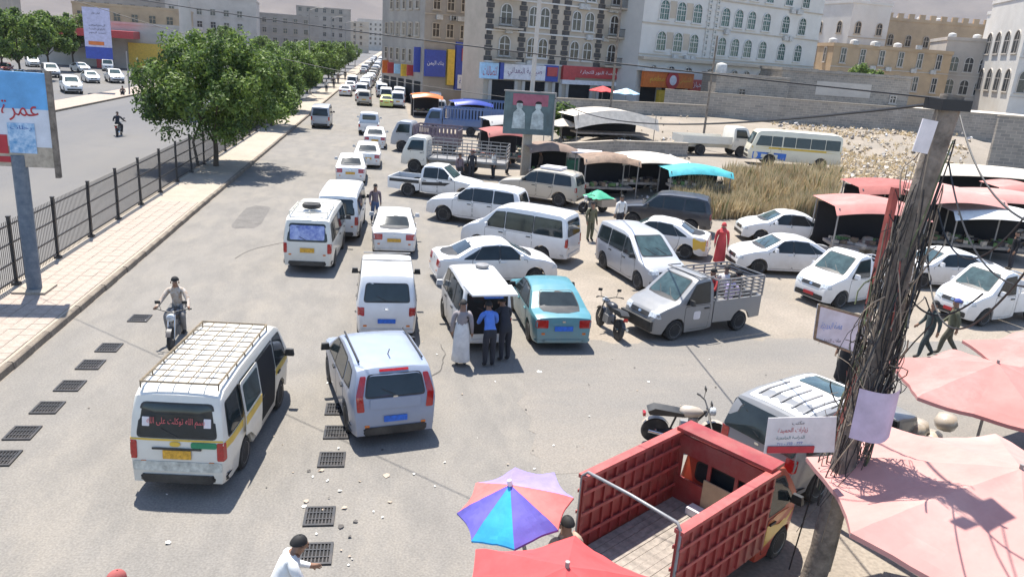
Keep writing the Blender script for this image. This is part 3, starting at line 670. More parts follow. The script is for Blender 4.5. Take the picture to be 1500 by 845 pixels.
def building(name, label, p0, p1, depth, z0, H, wall, cat='building', parapet=.5, group=None):
    p0 = Vector(p0); p1 = Vector(p1); d = p1-p0; L = d.length
    r = thing(name, label, cat, (p0.x, p0.y, z0), math.atan2(d.y, d.x), group)
    MB().span((0, 0, -3), (L, depth, H)).build('wall', wall, r)
    b = MB()
    for a, c in (((-.12,-.12,H),(L+.12,.25,H+parapet)), ((-.12,depth-.25,H),(L+.12,depth+.12,H+parapet)), ((-.12,.25,H),(.25,depth-.25,H+parapet)), ((L-.25,.25,H),(L+.12,depth-.25,H+parapet))): b.span(a, c)
    b.build('parapet', wall, r)
    return r, L
def band(root, L, z, h, m, y=-.1, x0=0, name='ledge'): return MB().span((x0-.05, y, z), (L+.05, .02, z+h)).build(name, m, root)
SIGN_RED = mat('sign_red', (.45,.05,.05), rough=.4); SIGN_BLUE = mat('sign_blue', (.03,.06,.32), rough=.4); SIGN_W = mat('sign_white', (.7,.66,.66), rough=.4)
SIGN_OR = mat('sign_orange', (.62,.16,.03), rough=.4); SIGN_LB = mat('sign_light_blue', (.38,.58,.75), rough=.4); SIGN_Y = mat('sign_yellow', (.65,.42,.05), rough=.4)
INK_R = mat('ink_red', (.42,.03,.04), rough=.6); INK_B = mat('ink_blue', (.03,.09,.35), rough=.6); INK_K = mat('ink_black', (.03,.03,.035), rough=.6); INK_W = mat('ink_white', (.8,.8,.8), rough=.6); INK_V = mat('ink_plum', (.16,.04,.12), rough=.6)
def shop_sign(root, x0, x1, z0, z1, m, txt=None, ink=INK_W, y=-.35, frame=None, th=.6):
    o = MB().span((x0, y-.1, z0), (x1, y+.36, z1)).build('shop_sign', m, root)
    if txt: letter(o, txt, ((x0+x1)/2, y-.1, (z0+z1)/2), (1,0,0), (0,0,1), (x1-x0)*.82, (z1-z0)*th, ink, .012)
    return o
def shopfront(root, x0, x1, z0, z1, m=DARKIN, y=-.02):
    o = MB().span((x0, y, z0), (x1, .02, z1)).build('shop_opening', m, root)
    b = MB()
    for x in (x0, x1): b.span((x-.2, y-.15, z0), (x+.2, .03, z1))
    b.build('pillar', PALEB, root); return o
# cream stone block with dark quoins
r, L = building('stone_building', 'cream stone building with dark quoined columns, iron balconies and a pharmacy sign', (9.6, 87.2), (30.2, 96.4), 5, 0, 26, STONE)
for x in (.35, 4.6, 8.9, 10.6, 15.5, L-.5):
    for k in range(30): 
        pass
    b = MB()
    for k in range(34): b.span((x-(.32 if k % 2 else .5), -.07, 6.6+k*.55), (x+(.32 if k % 2 else .5), .02, 6.6+k*.55+.5))
    b.build('quoin_column', DARKST, r)
for fl in range(6):
    z = 7.2+3.3*fl
    band(r, L, z-.75, .16, WSTONE, -.14)
    for x in (6.0, 7.5, 12.0, 13.9, 17.6): win(r, x, z, 'arch', 1.35, 2.2, WSTONE, BROWNG)
    win(r, 2.4, z, 'arch', 1.5, 2.2, WSTONE, BROWNG); win(r, 20.4, z, 'arch', 1.4, 2.2, WSTONE, BROWNG)
    for x0, x1 in ((.9, 4.1), (16.0, 21.5)):
        bo = MB().span((x0, -1.1, z-.5), (x1, -.0, z-.3)).build('balcony', STONE, r)
        b = MB()
        for k in range(int((x1-x0)/.16)+1): b.box((x0+.03+k*.16, -1.06, z+.15), (.03,.03,.9))
        b.span((x0, -1.09, z+.58), (x1, -1.03, z+.64)); b.build('railing', METAL_K, bo)
for x0, x1 in ((.8,4.2),(5.2,8.4),(9.4,10.4),(11.4,15.0),(16,L-1)): shopfront(r, x0, x1, 0, 4.6)
shop_sign(r, -.6, 1.6, 4.7, 6.4, SIGN_LB, 'اتصالات', INK_R); shop_sign(r, 1.8, 2.3, 4.7, 6.5, SIGN_BLUE)
shop_sign(r, 2.3, 7.9, 4.75, 6.4, SIGN_W, 'صيدلية البعداني', INK_V, th=.62); shop_sign(r, 7.9, 9.7, 4.7, 6.5, SIGN_BLUE); shop_sign(r, 8.1, 9.5, 5.3, 6.3, SIGN_RED, y=-.5)
shop_sign(r, 10.4, 12.2, 5.0, 6.6, SIGN_RED); shop_sign(r, 12.2, 19.8, 5.3, 6.6, SIGN_RED, 'مؤسسة النور للتجارة', INK_W, th=.4); shop_sign(r, 10.4, 19.8, 4.5, 5.0, SIGN_W, y=-.32)
shop_sign(r, 19.9, L, 4.5, 6.6, SIGN_LB, 'عيادة', INK_B, th=.35)
# white hotel
r, L = building('white_hotel', 'tall white stone building with rows of green arched lattice windows', (28.2, 91.3), (58.5, 106.1), 18, 2.3, 24, WSTONE)
band(r, L, 5.6, .35, STONE, -.9); 
for fl in range(5):
    z = 6.7+3.5*fl
    for x in (3.3, 6.1, 8.9, 14.0, 16.5, 19.0, 22.0, 26.0, 29.6): win(r, x, z, 'lattice', 1.65, 2.3, WSTONE, GREENG)
    for x in (4.7, 7.5): band(r, x+.5, z+.3, 1.9, STONE, -.05, x-.5, 'panel')
    for x in (11.0, 12.4):
        for k in range(5): win(r, x, z-.3+k*.7, 'rect', .55, .58, WSTONE, GREENG)
    band(r, L, z-.55, .14, STONE, -.1)
for x in (2.6, 5.6, 8.6, 12.5, 15, 17.2, 19.6, 22.5, 26, 29): win(r, x, 3.2, 'lattice', 1.6, 1.9, WSTONE, DARKG)
for x0, x1 in ((.5,3.6),(4,8.6),(9,11.5),(13,16),(17,20)): shopfront(r, x0, x1, -1, 2.5)
o = shop_sign(r, .2, 8.6, 2.5, 4.3, SIGN_OR, None, y=-1.0); MB().span((-.2, -1.5, 4.32), (8.8, .0, 4.62)).build('awning', WSTONE, o)
MB().lathe([(.05,-.14),(1.05,-.12),(1.1,0),(.1,0)], 20, (4.9,-1.13,3.4), 'y').build('roundel', SIGN_RED, o); MB().lathe([(.02,-.05),(.55,-.04),(.6,0),(.1,0)], 20, (4.9,-1.27,3.4), 'y').build('roundel_centre', SIGN_W, o)
letter(o, 'مطعم', (2.4,-1.1,3.4), (1,0,0), (0,0,1), 2.4, .9, SIGN_Y, .01); letter(o, 'الشيباني', (7.2,-1.1,3.4), (1,0,0), (0,0,1), 2.0, .8, SIGN_Y, .01)
shop_sign(r, 8.8, 11.6, 2.3, 3.6, SIGN_RED, 'مخبازة', INK_W); MB().span((3.2,-.9,-.5),(6.8,-.4,2.2)).build('yellow_shop_stand', SIGN_Y, r)
# blockwork hut, walls
def wall_run(name, label, pts, z0, h, m, th=.3, course=None):
    pts = [Vector(p) for p in pts]; c = pts[0]
    r = thing(name, label, 'wall', (c.x, c.y, z0))
    b = MB()
    for a, e in zip(pts, pts[1:]):
        d = e-a; mid = (a+e)/2-c; b.box((mid.x, mid.y, h/2-1.0), (d.length+th*.5, th, h+2.0), math.atan2(d.y, d.x))
    b.build('wall_body', m, r)
    b = MB()
    for a, e in zip(pts, pts[1:]):
        d = e-a; mid = (a+e)/2-c; b.box((mid.x, mid.y, h+.04), (d.length+th*.5+.05, th+.1, .1), math.atan2(d.y, d.x))
    b.build('coping', CONC, r)
    return r
wall_run('block_wall', 'long grey blockwork wall behind the rubble slope', [(29.5,84),(41,79),(56,75),(80,69),(110,60)], 2.3, 2.6, GREYB)
wall_run('boundary_wall', 'grey block boundary wall below the orange restaurant sign', [(15.5,77),(24,79),(33,80.5)], 1.6, 2.0, GREYB)
wall_run('lot_wall', 'low rough stone wall at the back of the street stalls', [(11.5,52),(16,55.5),(22,56.5)], .3, 1.7, GREYB)
wall_run('corner_wall', 'plain grey block wall beyond the pole, above the market awnings', [(44,52),(62,47)], 1.5, 4.2, GREYB)
r, L = building('block_hut', 'small square blockwork hut with a little window on the waste ground', (34.5, 82.5), (42.5, 81.5), 6, 2.2, 4.6, GREYB, parapet=.25)
win(r, 3.0, 2.6, 'rect', .8, .8, GREYB, DARKG)
r, L = building('shed_annex', 'grey block annex beside the hut with a painted panel', (43.0, 84.5), (58.0, 83), 7, 2.2, 5.6, GREYB, parapet=.3)
band(r, 10.5, 3.2, 1.5, PALEB, -.04, 4.2, 'painted_panel'); win(r, 13.3, 2.8, 'rect', .8, .9, PALEB, DARKG)
# buildings further back on the right
def simple(name, label, p0, p1, depth, z0, H, wall, frame, pane, x_step, w, h, kind='arch', fl0=3.5, fh=3.4, x0=1.6, group=None, side=True):
    r, L = building(name, label, p0, p1, depth, z0, H, wall, group=group)
    n = int((H-fl0-h)/fh)+1
    for f in range(n):
        x = x0
        while x < L-1.0:
            win(r, x, fl0+fh*f, kind, w, h, frame, pane); x += x_step
        band(r, L, fl0+fh*f-.6, .12, frame)
        if side:
            y = 2.5
            while y < depth-1.5: win(r, 0, fl0+fh*f, kind, w, h, frame, pane, y, -math.pi/2); y += x_step*1.2
    return r, L
simple('white_tower_house', 'narrow pale stone tower house behind the white hotel', (73.5,124), (81,125), 12, 4, 15, WSTONE, STONE, DARKG, 4.2, 1.2, 2.0)
r, L = simple('sand_building', 'sand coloured stone building with crenellated roof below the hills', (86,134), (106,132), 16, 3, 14.5, SAND, STONE, BROWNG, 3.3, 1.1, 2.0)
for k in range(10): MB().span((k*2.0+.2, -.1, 14.99), (k*2.0+1.2, .3, 15.8)).build('merlon', SAND, r)
simple('sand_annex', 'lower brown stone block with tall narrow windows in front of the sand building', (64.5,112), (83,110.5), 10, 2.5, 9.2, SAND, PALEB, DARKG, 3.0, .9, 2.2, 'rect')
r, L = simple('arcade_building', 'grey stone building with a row of dark arches and slim upper windows', (85,115), (96,110), 12, 2.5, 11.5, PALEB, WSTONE, DARKG, 2.1, 1.35, 2.3)
simple('white_villa', 'bright white building with tall paired arched windows behind the pole', (84.5,99), (112,88), 16, 2, 17.6, WSTONE, PALEB, DARKG, 3.1, 2.2, 3.2, fl0=5.0, fh=5.2)
simple('roof_tower', 'small white stair tower with a square opening', (92.5,114), (96,113), 5, 2, 16.5, WSTONE, STONE, DARKG, 2.2, .9, 1.2, 'rect', 10, 4)
# along the street, into the distance
random.seed(11)
DRAB = mat('drab_render', (.33,.29,.245), var=.15, scale=.3, dirt=(.24,.21,.18), dirt_amt=.6)
BW = [PALEB, STONE, DRAB, SAND, DRAB]
simple('street_building', 'pale building hung with blue and yellow shop boards beside the cream building', (3.6,106), (11.5,109), 16, 0, 24, DRAB, STONE, BROWNG, 2.0, 1.1, 1.8, 'rect', 8.8, 3.4)
r = next(o for o in bpy.data.objects if o.name == 'street_building')
shop_sign(r, .1, 3.0, 3.8, 7.2, SIGN_BLUE, 'بنك اليمن', INK_W, th=.2); shop_sign(r, 3.3, 4.3, 2.8, 7.4, SIGN_Y); shop_sign(r, 4.5, 7.4, 2.2, 8.4, SIGN_BLUE); shop_sign(r, 4.8, 7.0, 2.4, 4.2, SIGN_W, 'صرافة', INK_B, y=-.5); shop_sign(r, 5.3, 6.5, 6.0, 7.6, SIGN_RED, y=-.5)
labs_ = ['far pale block on the right of the long street', 'far brown block on the right of the long street', 'distant hazy block on the right of the long street']
for i, (y, h, x) in enumerate([(140,18,5),(170,24,6),(205,16,6),(245,21,7),(300,18,8),(370,23,9)]):
    simple('street_block', ['pale far building lining the right of the street past the blue boards', 'distant hazy building on the right where the street narrows'][i > 2], (x, y), (x+16, y+2), 24, 0, h, BW[i % 4], BW[(i+1) % 4], DARKG, 3.2, 1.3, 1.7, 'rect', 5, 3.4, group=['far blocks right', 'hazy blocks right'][i > 2])
CITY = ['low cream building with square windows behind the parked cars across the road', 'sandy low building next to the beige shop with the red canopy', 'grey block rising behind the far carriageway trees', 'pale hazy block left of the street behind the tree row', 'tall hazy cream block where the street meets the hills', 'hazy white building beyond the last median trees', 'wide grey building at the back behind the notice board', 'faint long block closing the far left end of the street', 'tall faint sandy block behind the low buildings across the road', 'faint tall building closing the street on its right']
for i, (x, y, h, wd) in enumerate([(-98,150,12,26),(-70,190,11,22),(-64,240,16,24),(-52,300,14,24),(-45,380,20,24),(-40,480,17,24),(-130,170,19,28),(-28,620,22,30),(-95,260,22,30),(20,640,26,40)]):
    simple('city_block', CITY[i], (x, y), (x+wd, y+3), 24, 0, h, BW[(i*2+1) % 5], BW[(i+2) % 4], DARKG, 3.6, 1.5, 1.8, 'rect', 4.5, 3.4, side=False)
r, L = building('fuel_station', 'low beige and yellow shop building with a red canopy across the road', (-62,150), (-36,153), 12, 0, 7.5, PALEB, parapet=.4)
MB().span((5,-6,5.2),(17,-.1,6.4)).build('canopy', SIGN_RED, r); MB().span((10.4,-3.5,0),(11.4,-2.5,5.2)).build('canopy_column', SIGN_RED, r); MB().span((15,-.4,0.2),(25,-.05,4.5)).build('yellow_front', SIGN_Y, r)

for p0, p1, h, m, lab in (((100,150),(118,148),12,SAND,'brown stone house stacked up behind the arcade building'),((112,165),(130,162),14,PALEB,'pale upper house on the slope behind the brown houses'),((84,160),(98,159),15,SAND,'tall brown house stepping up behind the crenellated one'),((66,140),(78,139),12,PALEB,'grey brown house between the hotel and the tower house')):
    simple('hill_house', lab, p0, p1, 12, 4, h, m, STONE, DARKG, 3.0, 1.1, 1.7, 'rect', 3.5, 3.3)

r = next(o for o in bpy.data.objects if o.name == 'street_building')
for y_ in (2.2, 4.6, 7.0, 9.4, 11.8, 14.0):
    for z_ in (5.4, 8.8): win(r, 0, z_, 'rect', 1.1, 1.7, STONE, BROWNG, y_, -math.pi/2)
for k, (y_, z_, h_, m_) in enumerate(((1.0,4.2,3.2,SIGN_BLUE),(3.4,3.6,1.4,SIGN_RED),(5.6,3.4,1.6,SIGN_Y),(8.2,3.6,1.3,SIGN_LB),(10.8,3.5,1.5,SIGN_RED),(13.0,3.4,1.8,SIGN_OR))): MB().span((-.9,y_,z_),(-.02,y_+.25,z_+h_)).build('projecting_sign', m_, r)
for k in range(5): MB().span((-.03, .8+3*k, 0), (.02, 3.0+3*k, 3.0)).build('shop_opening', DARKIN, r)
AC = mat('ac_white', (.5,.49,.46), rough=.6, dirt=(.3,.26,.22), dirt_amt=.6)
acm = MB(); acm.box((0,-.22,0),(.85,.36,.6)); acm.lathe([(.03,-.02),(.22,-.02),(.24,0),(.02,0)], 14, (.12,-.4,0), 'y'); acm = acm.mesh('air_conditioner', AC)
R1 = random.Random(2)
for nm, L_, z0_, fh_ in (('stone_building',20,6.7,3.3),('white_hotel',30,6.2,3.5),('sand_annex',16,3.2,3.4),('street_building',7,8.0,3.4)):
    rr = next(o for o in bpy.data.objects if o.name == nm)
    for k in range(9): link('air_conditioner', acm, rr, (R1.uniform(1,L_), 0, z0_+fh_*R1.randrange(3)-.3+.2))
tank = MB().lathe([(.02,0),(.6,.0),(.62,.1),(.62,1.1),(.5,1.25),(.15,1.35),(.02,1.36)], 16).mesh('roof_tank', AC, 40)
for nm, zz, n_t in (('sand_annex',9.2,4),('sand_building',14.5,4),('white_tower_house',15,2),('arcade_building',11.5,3),('block_hut',4.6,1),('white_villa',17.6,3)):
    rr = next(o for o in bpy.data.objects if o.name == nm)
    for k in range(n_t): link('roof_tank', tank, rr, (1.5+3.6*k, 3+R1.uniform(0,2), zz-.02))
# ================================================================== TREES AND PLANTS
LEAF = [mat('leaf_light', (.19,.27,.055), rough=.6, var=.3, scale=1.5), mat('leaf_mid', (.12,.19,.04), rough=.6, var=.3, scale=1.5), mat('leaf_dark', (.05,.09,.022), rough=.65, var=.3, scale=1.5)]
def thin(ms, k):                                           # thin leaves let light through
  for m_ in ms:
    n = m_.node_tree; b_ = n.nodes['Principled BSDF']; tr = n.nodes.new('ShaderNodeBsdfTranslucent'); mxs = n.nodes.new('ShaderNodeMixShader'); mxs.inputs[0].default_value = k
    n.links.new(b_.inputs['Base Color'].links[0].from_socket, tr.inputs[0]); n.links.new(b_.outputs[0], mxs.inputs[1]); n.links.new(tr.outputs[0], mxs.inputs[2]); n.links.new(mxs.outputs[0], n.nodes['Material Output'].inputs[0])
thin(LEAF, .42)
BARK = mat('bark', (.10,.075,.055), rough=.95, bump=.5, bscale=25)
TREES = {}
def tree_meshes(key, rx, ry, rz, trunk, clumps, leaves, size, seed):
    if key in TREES: return TREES[key]
    R = random.Random(seed); b = MB(); t = MB(); cz = trunk+rz*.82
    cl = []
    for i in range(clumps):
        while True:
            p = Vector((R.uniform(-1,1), R.uniform(-1,1), R.uniform(-1,1)))
            if .35 < p.length < 1 and p.z > -.75: break
        k = 1+.2*mnoise.noise(p*2.3+Vector((seed, 0, 0)))
        cl.append((Vector((p.x*rx*k, p.y*ry*k, cz+p.z*rz*k)), R.uniform(.5, 1.0)*min(rx, rz)*.30))
    for c, s in cl:
        up = (c.z-cz)/rz; wts = R.choice(((6,3,1),(3,4,2),(1,3,5),(4,4,1)))
        for _ in range(leaves):
            d = Vector((R.gauss(0,1), R.gauss(0,1), R.gauss(0,.8))); d = d.normalized()*s*R.random()**.45
            p = c+d; n = (d.normalized()*.6+Vector((R.uniform(-1,1), R.uniform(-1,1), R.uniform(-.2,1)))).normalized()
            u = n.orthogonal().normalized(); v = n.cross(u); a = R.uniform(0, 6.28); u, v = u*math.cos(a)+v*math.sin(a), v*math.cos(a)-u*math.sin(a)
            l = size*R.uniform(.7, 1.4); w = l*.42
            b.add([p-u*l, p+v*w, p+u*l, p-v*w], [(0,1,2,3)], R.choices((0,1,2), wts)[0])
    n = 3 if rx > 2 else 2
    t.tube([(0,0,-.1),(.05,.02,trunk*.5),(.0,.05,trunk),(.05,0,cz)], [.17,.14,.12,.05], 8)
    for i in range(9):
        c = R.choice(cl)[0]; t.tube([(.0,.03,trunk*R.uniform(.7,1.05)), Vector((c.x*.4, c.y*.4, (trunk+c.z)/2)), c], [.07,.05,.02], 5)
    TREES[key] = (b.mesh('crown', LEAF), t.mesh('trunk', BARK, 50)); return TREES[key]
def tree(label, x, y, key, rx, ry, rz, trunk, clumps=60, leaves=110, size=.14, seed=1, rzrot=0, group=None, lean=0):
    c, t = tree_meshes(key, rx, ry, rz, trunk, clumps, leaves, size, seed)
    r = thing('street_tree', label, 'tree', (x, y, hgt(x, y)), rzrot, group)
    link('crown', c, r); link('trunk', t, r); return r
tree('large leafy tree on the median with a second leaning stem', -10.4, 47.6, 'a', 4.1, 4.0, 3.0, 2.0, 190, 230, .115, 5)
MB().tube([(-11.3,47.3,0),(-11.6,47.6,1.5),(-11.0,47.8,3.2)], [.1,.08,.05], 6).build('leaning_stem', BARK, None, 40)
o = bpy.data.objects['leaning_stem']; rt = bpy.data.objects['street_tree']; o.parent = rt; o.matrix_parent_inverse = Matrix.Translation(-Vector(rt.location))
tree('bright leafy tree on the median just behind the large one', -10.6, 70.5, 'b', 2.9, 3.2, 2.7, 1.9, 120, 170, .12, 9)
tree('leafy median tree by the people on the pavement', -11.0, 86, 'b', 0,0,0,0, rzrot=2.0)
for i, y in enumerate((104, 118, 132, 146, 162, 180, 200, 222, 248)):
    tree('median tree in the green row far up the road', -11.2-.012*y, y, ('c', 'd')[i % 2], 2.9, 3.6, 2.8, 1.7, 80, 100, .2, 12+i % 2, i*1.3, 'far median trees')
for i, (x, y) in enumerate([G(a_, b_)[:2] for a_, b_ in ((30,116),(72,104),(108,97),(5,108),(330,92))]):
    tree('dark green tree standing behind the parked cars across the road', x, y, 'e', 4.4, 4.4, 3.3, 2.6, 110, 110, .21, 21, i*1.1, 'trees behind parked cars')
for i, (x, y) in enumerate(((-28,150),(-25,185),(-31,225),(-24,260))):
    tree('tree in the row across the far carriageway', x-4, y, 'd', 0,0,0,0, rzrot=i*.9, group='trees across far carriageway')
p = GT(822,205); tree('feathery green bush beside the portrait billboard', p.x, p.y, 'f', 1.7, 1.7, 1.6, .4, 40, 90, .16, 31)
p = G(1265,150,2.5); tree('small dusty tree in front of the sand coloured block', p.x*100/p.y, 100, 'd', 0,0,0,0)
STRAW = [mat('straw', (.60,.48,.28), rough=.9, var=.25, scale=.7), mat('straw_dark', (.46,.34,.19), rough=.9), mat('straw_green', (.20,.21,.09), rough=.9)]
thin(STRAW, .35)
random.seed(5); b = MB()
for _ in range(14000):
    px, py = random.uniform(985, 1228), random.uniform(258, 322)
    if px < 1060 and py < 270: continue
    p = GT(px, py); h = random.uniform(.35, .8)+.75*max(0, .5+mnoise.noise(Vector((p.x*.6,p.y*.6,0)))); a = random.uniform(0, 6.28); l = random.uniform(.05, .35); w = random.uniform(.015,.035)
    dx, dy = math.cos(a), math.sin(a)
    b.add([(p.x-dy*w, p.y+dx*w, p.z-.1), (p.x+dy*w, p.y-dx*w, p.z-.1), (p.x+dx*l*.4+dy*w*.7, p.y+dy*l*.4, p.z+h*.6), (p.x+dx*l, p.y+dy*l, p.z+h)], [(0,1,2),(0,2,3)], random.choices((0,1,2), (6,2,1))[0])
tag(b.build('dry_grass', STRAW), 'tall dry straw coloured grass on the bank beside the dark SUV', 'grass', kind='stuff')
ROCK = [mat('rubble_tan', (.42,.34,.24), var=.2), mat('rubble_pale', (.46,.38,.28), var=.2), mat('rubble_grey', (.25,.22,.19), var=.2), mat('rubble_trash', (.62,.60,.58), var=.3, scale=9)]
b = MB()
def rock(x, y, s, mi):
    z = hgt(x, y)+.1
    k = [Vector((random.uniform(.5,1), 0, 0)), Vector((0, random.uniform(.5,1), 0)), Vector((-random.uniform(.5,1), 0, 0)), Vector((0, -random.uniform(.5,1), 0)), Vector((0,0,random.uniform(.4,.9))), Vector((0,0,-.5))]
    R_ = Matrix.Rotation(random.uniform(0, 6), 3, Vector((random.random(), random.random(), random.random()+.1)))
    b.add([R_ @ v*s+Vector((x, y, z)) for v in k], [(0,1,4),(1,2,4),(2,3,4),(3,0,4),(1,0,5),(2,1,5),(3,2,5),(0,3,5)], mi)
for _ in range(3600):
    px, py = random.uniform(1130, 1420), random.uniform(178, 275)
    if py > 215 and px < 1225: continue
    p = GT(px, py); rock(p.x, p.y, random.uniform(.06, .42)*random.uniform(.5,1), random.choices((0,1,2,3), (5,3,2,1.2))[0])
for _ in range(700):
    px, py = random.uniform(690, 1010), random.uniform(170, 300); p = GT(px, py)
    if p.x > 13: rock(p.x, p.y, random.uniform(.05, .22), random.choice((0,1,2,3)))
for _ in range(2600):
    px, py = random.uniform(1130, 1420), random.uniform(178, 270)
    if py > 215 and px < 1225: continue
    p = GT(px, py)
    for k in range(3):
        a = random.uniform(0, 6.28); l = random.uniform(.15,.45); b.add([(p.x-.04,p.y,p.z), (p.x+.04,p.y,p.z), (p.x+l*math.cos(a), p.y+l*math.sin(a), p.z+random.uniform(.15,.5))], [(0,1,2)], random.choice((4,4,5)))
tag(b.build('rubble', ROCK+STRAW[:2]), 'heaps of pale rubble and rubbish on the waste ground', 'rubble', kind='stuff')

# ================================================================== THE VEHICLES IN THE PHOTOGRAPH
GREY_P = paint('silver_grey', (.21,.21,.21), .3); SILVER = paint('silver', (.38,.39,.41)); ICE = paint('ice_blue', (.27,.31,.39), .1); TEAL = paint('teal', (.075,.235,.275), .15)
NAVY = paint('navy_black', (.022,.026,.036), .12); GOLD = paint('champagne', (.46,.41,.33)); YEL = paint('taxi_yellow', (.70,.42,.02)); LIME = paint('lime', (.62,.68,.16)); ORANGE = paint('orange', (.6,.2,.05)); BLUEP = paint('truck_blue', (.10,.16,.30), .4); TAN = paint('tan', (.45,.38,.30), .4)
REDP = mat('truck_red', (.30,.045,.04), rough=.4, var=.15, scale=1.5, dirt=(.33,.20,.15), dirt_amt=.65); FLAME = mat('flame_paint', (.38,.035,.028), rough=.35, col2=(.40,.085,.035), scale=3.2, detail=3)
RUST = mat('rusty_rack', (.22,.17,.11), rough=.8, var=.3, scale=8)
# old minibus with roof grid, sliding door open
v = make_vehicle('hiace', WHITE2, PL_Y); put(v, 'minibus', 'old white minibus with wire grid roof rack, yellow stripe and open sliding door', 'minibus', 262, 706, 83.5, (-2.3,0,.3))
roof_rack(v, -2.0, 1.0, .66, 1.97, RUST, 12, 5)
on_body(v, ('s',-1), q(-.2,.4,.86,1.72), 'door_opening', DARKIN, .014, .08)  # dark patch laid on the body as the shaded doorway
sl = on_body(v, ('s',-1), q(-1.32,.36,-.28,1.78), 'sliding_door', WHITE2, .06, .06); on_body(v, ('s',-1), q(-1.24,1.16,-.36,1.7), 'door_window', GLASS_T, .07, .05, sl); on_body(v, ('s',-1), q(-1.3,.95,-.3,1.1), 'yellow_stripe', SIGN_Y, .066, 0, sl)
for s in (1, -1): on_body(v, ('s',s), q(-2.2,.95,-1.36,1.09), 'yellow_stripe', SIGN_Y, .012, 0); on_body(v, ('s',s), q(.95,.95,1.9,1.09), 'yellow_stripe', SIGN_Y, .012, 0)
on_body(v, ('r',), q(-.78,1.09,.78,1.12), 'tailgate_stripe', SIGN_Y, .012, 0); on_body(v, ('r',), q(-.42,.93,.42,.965), 'tailgate_handle', BLACKP, .03, .01)
gs = on_body(v, ('r',), q(-.68,.97,-.24,1.08), 'green_sticker', mat('sticker_green', (.03,.22,.10)), .02, .04); on_body(v, ('r',), q(-.06,.99,.12,1.08), 'round_badge', SIGN_Y, .02, .08)
letter(v, 'بسم الله توكلت على الله', (-2.235,0,1.43), (0,-1,0), (.17,0,1), .98, .17, mat('ink_pink', (.6,.12,.12)), .03)
for s in (.52, -.52): on_body(v, ('r',), q(s-.06,1.34,s+.06,1.5), 'paper_sticker', SIGN_W, .02, .01)
on_body(v, ('r',), q(-.76,.52,.76,.7), 'dented_panel', mat('bare_dented_metal', (.5,.5,.44), rough=.45, var=.3, scale=6, bump=.8, bscale=5), .014, .05)
# silver blue hatchback
v = make_vehicle('soul', ICE, PL_B); put(v, 'hatchback', 'silver blue boxy hatchback with tall red taillights beside the gratings', 'car', 579, 632, 103, (-2.05,0,.28))
on_body(v, ('r',), q(-.52,.82,.52,1.04), 'tailgate_panel', ICE, .02, .04); on_body(v, ('r',), q(-.3,1.53,.3,1.57), 'brake_light', REDL, .02, .01)
for s in (1,-1): MB().tube([(-1.5,s*.66,1.66),(.2,s*.66,1.68)], .02).build('roof_rail', BLACKP, v)
MB().tube([(-1.2,0,1.65),(-1.35,0,1.82)], .012).build('aerial', BLACKP, v)
v = make_vehicle('apv', WHITE, PL_B); put(v, 'passenger_van', 'white passenger van with grey roof rails and red lights in front of the hatchback', 'van', 566, 484, 91, (-2.1,0,.35))
for x in (-.6,.2): MB().tube([(x,-.68,1.93),(x,.68,1.93)], .025).build('roof_bar', METAL_G, v)
v = make_vehicle('sedan', WHITE, PL_Y); put(v, 'sedan', 'white sedan with yellow plate waiting in the queue next to the pedestrian in jeans', 'car', 577, 366, 90, (-2.2,0,.3))
v = make_vehicle('hiace', WHITE2, PL_Y); put(v, 'minibus', 'white minibus with a blue rear window picture and a spare tyre on its rack', 'minibus', 450, 389, 87, (-2.3,0,.3))
roof_rack(v, -1.9, -.2, .64, 1.96, WHITE2, 4, 2, .14); on_body(v, ('r',), q(-.58,1.2,.58,1.68), 'window_picture', mat('blue_picture', (.05,.08,.35), rough=.2, col2=(.45,.5,.7), scale=4), .016, .06)
MB().lathe([(.2,0),(.3,.0),(.33,.07),(.3,.14),(.2,.14)], 18, (-1.2,0,2.12)).build('spare_tyre', TYRE, v, 40)
v = make_vehicle('hiace', WHITE, PL_Y); put(v, 'minibus', 'plain white flat-roofed minibus ahead of the one with the spare tyre', 'minibus', 494, 345, 88, (-2.3,0,.3))
for px, py, lab in ((513,266,'white sedan with red taillights at the tail of the middle queue'), (538,243,'white sedan second in the middle queue beside the caged truck'), (549,215,'white car third in the middle queue')):
    v = make_vehicle('sedan', WHITE, PL_Y); put(v, 'sedan', lab, 'car', px, py, 91, (-2.2,0,.2))
v = make_vehicle('hilux', WHITE, None); put(v, 'pickup', 'white pickup seen from behind further up the queue', 'pickup', 540, 194, 91, (-2.6,0,.3))
v = make_vehicle('suv', GOLD, PL_Y); put(v, 'suv', 'champagne SUV driving away up the street', 'SUV', 533, 152, 91, (-2.3,0,.3))
v = make_vehicle('sedan', LIME, PL_Y); put(v, 'taxi', 'lime yellow taxi beside the champagne SUV', 'taxi', 566, 155, 90, (-2.2,0,.3))
v = make_vehicle('hiace', SILVER, None); put(v, 'minibus', 'grey minibus alone in the clear lane by the median', 'minibus', 469, 184, 91, (-2.3,0,.3))
v = make_vehicle('hilux', WHITE, None); put(v, 'pickup', 'white double cab pickup with a black side swoosh', 'pickup', 637, 293, -20, (.08,-.9,0))
on_body(v, ('s',-1), [(-.7,.72),(.6,.8),(.9,.98),(-.7,.9)], 'swoosh', BLACKP, .012, 0)
MB().span((-2.5,.875,.72),(-.85,.889,.86)).build('swoosh', BLACKP, v); MB().span((-2.5,-.889,.78),(-.85,-.886,.94)).build('swoosh', BLACKP, v)
v = make_vehicle('suv', GOLD, None); put(v, 'suv', 'old champagne and silver SUV with a roof load facing the white pickup', 'SUV', 783, 298, 148, (0,.92,0)); MB().box((-.6,0,1.93),(1.2,1.0,.12)).build('roof_load', SIGN_W, v)
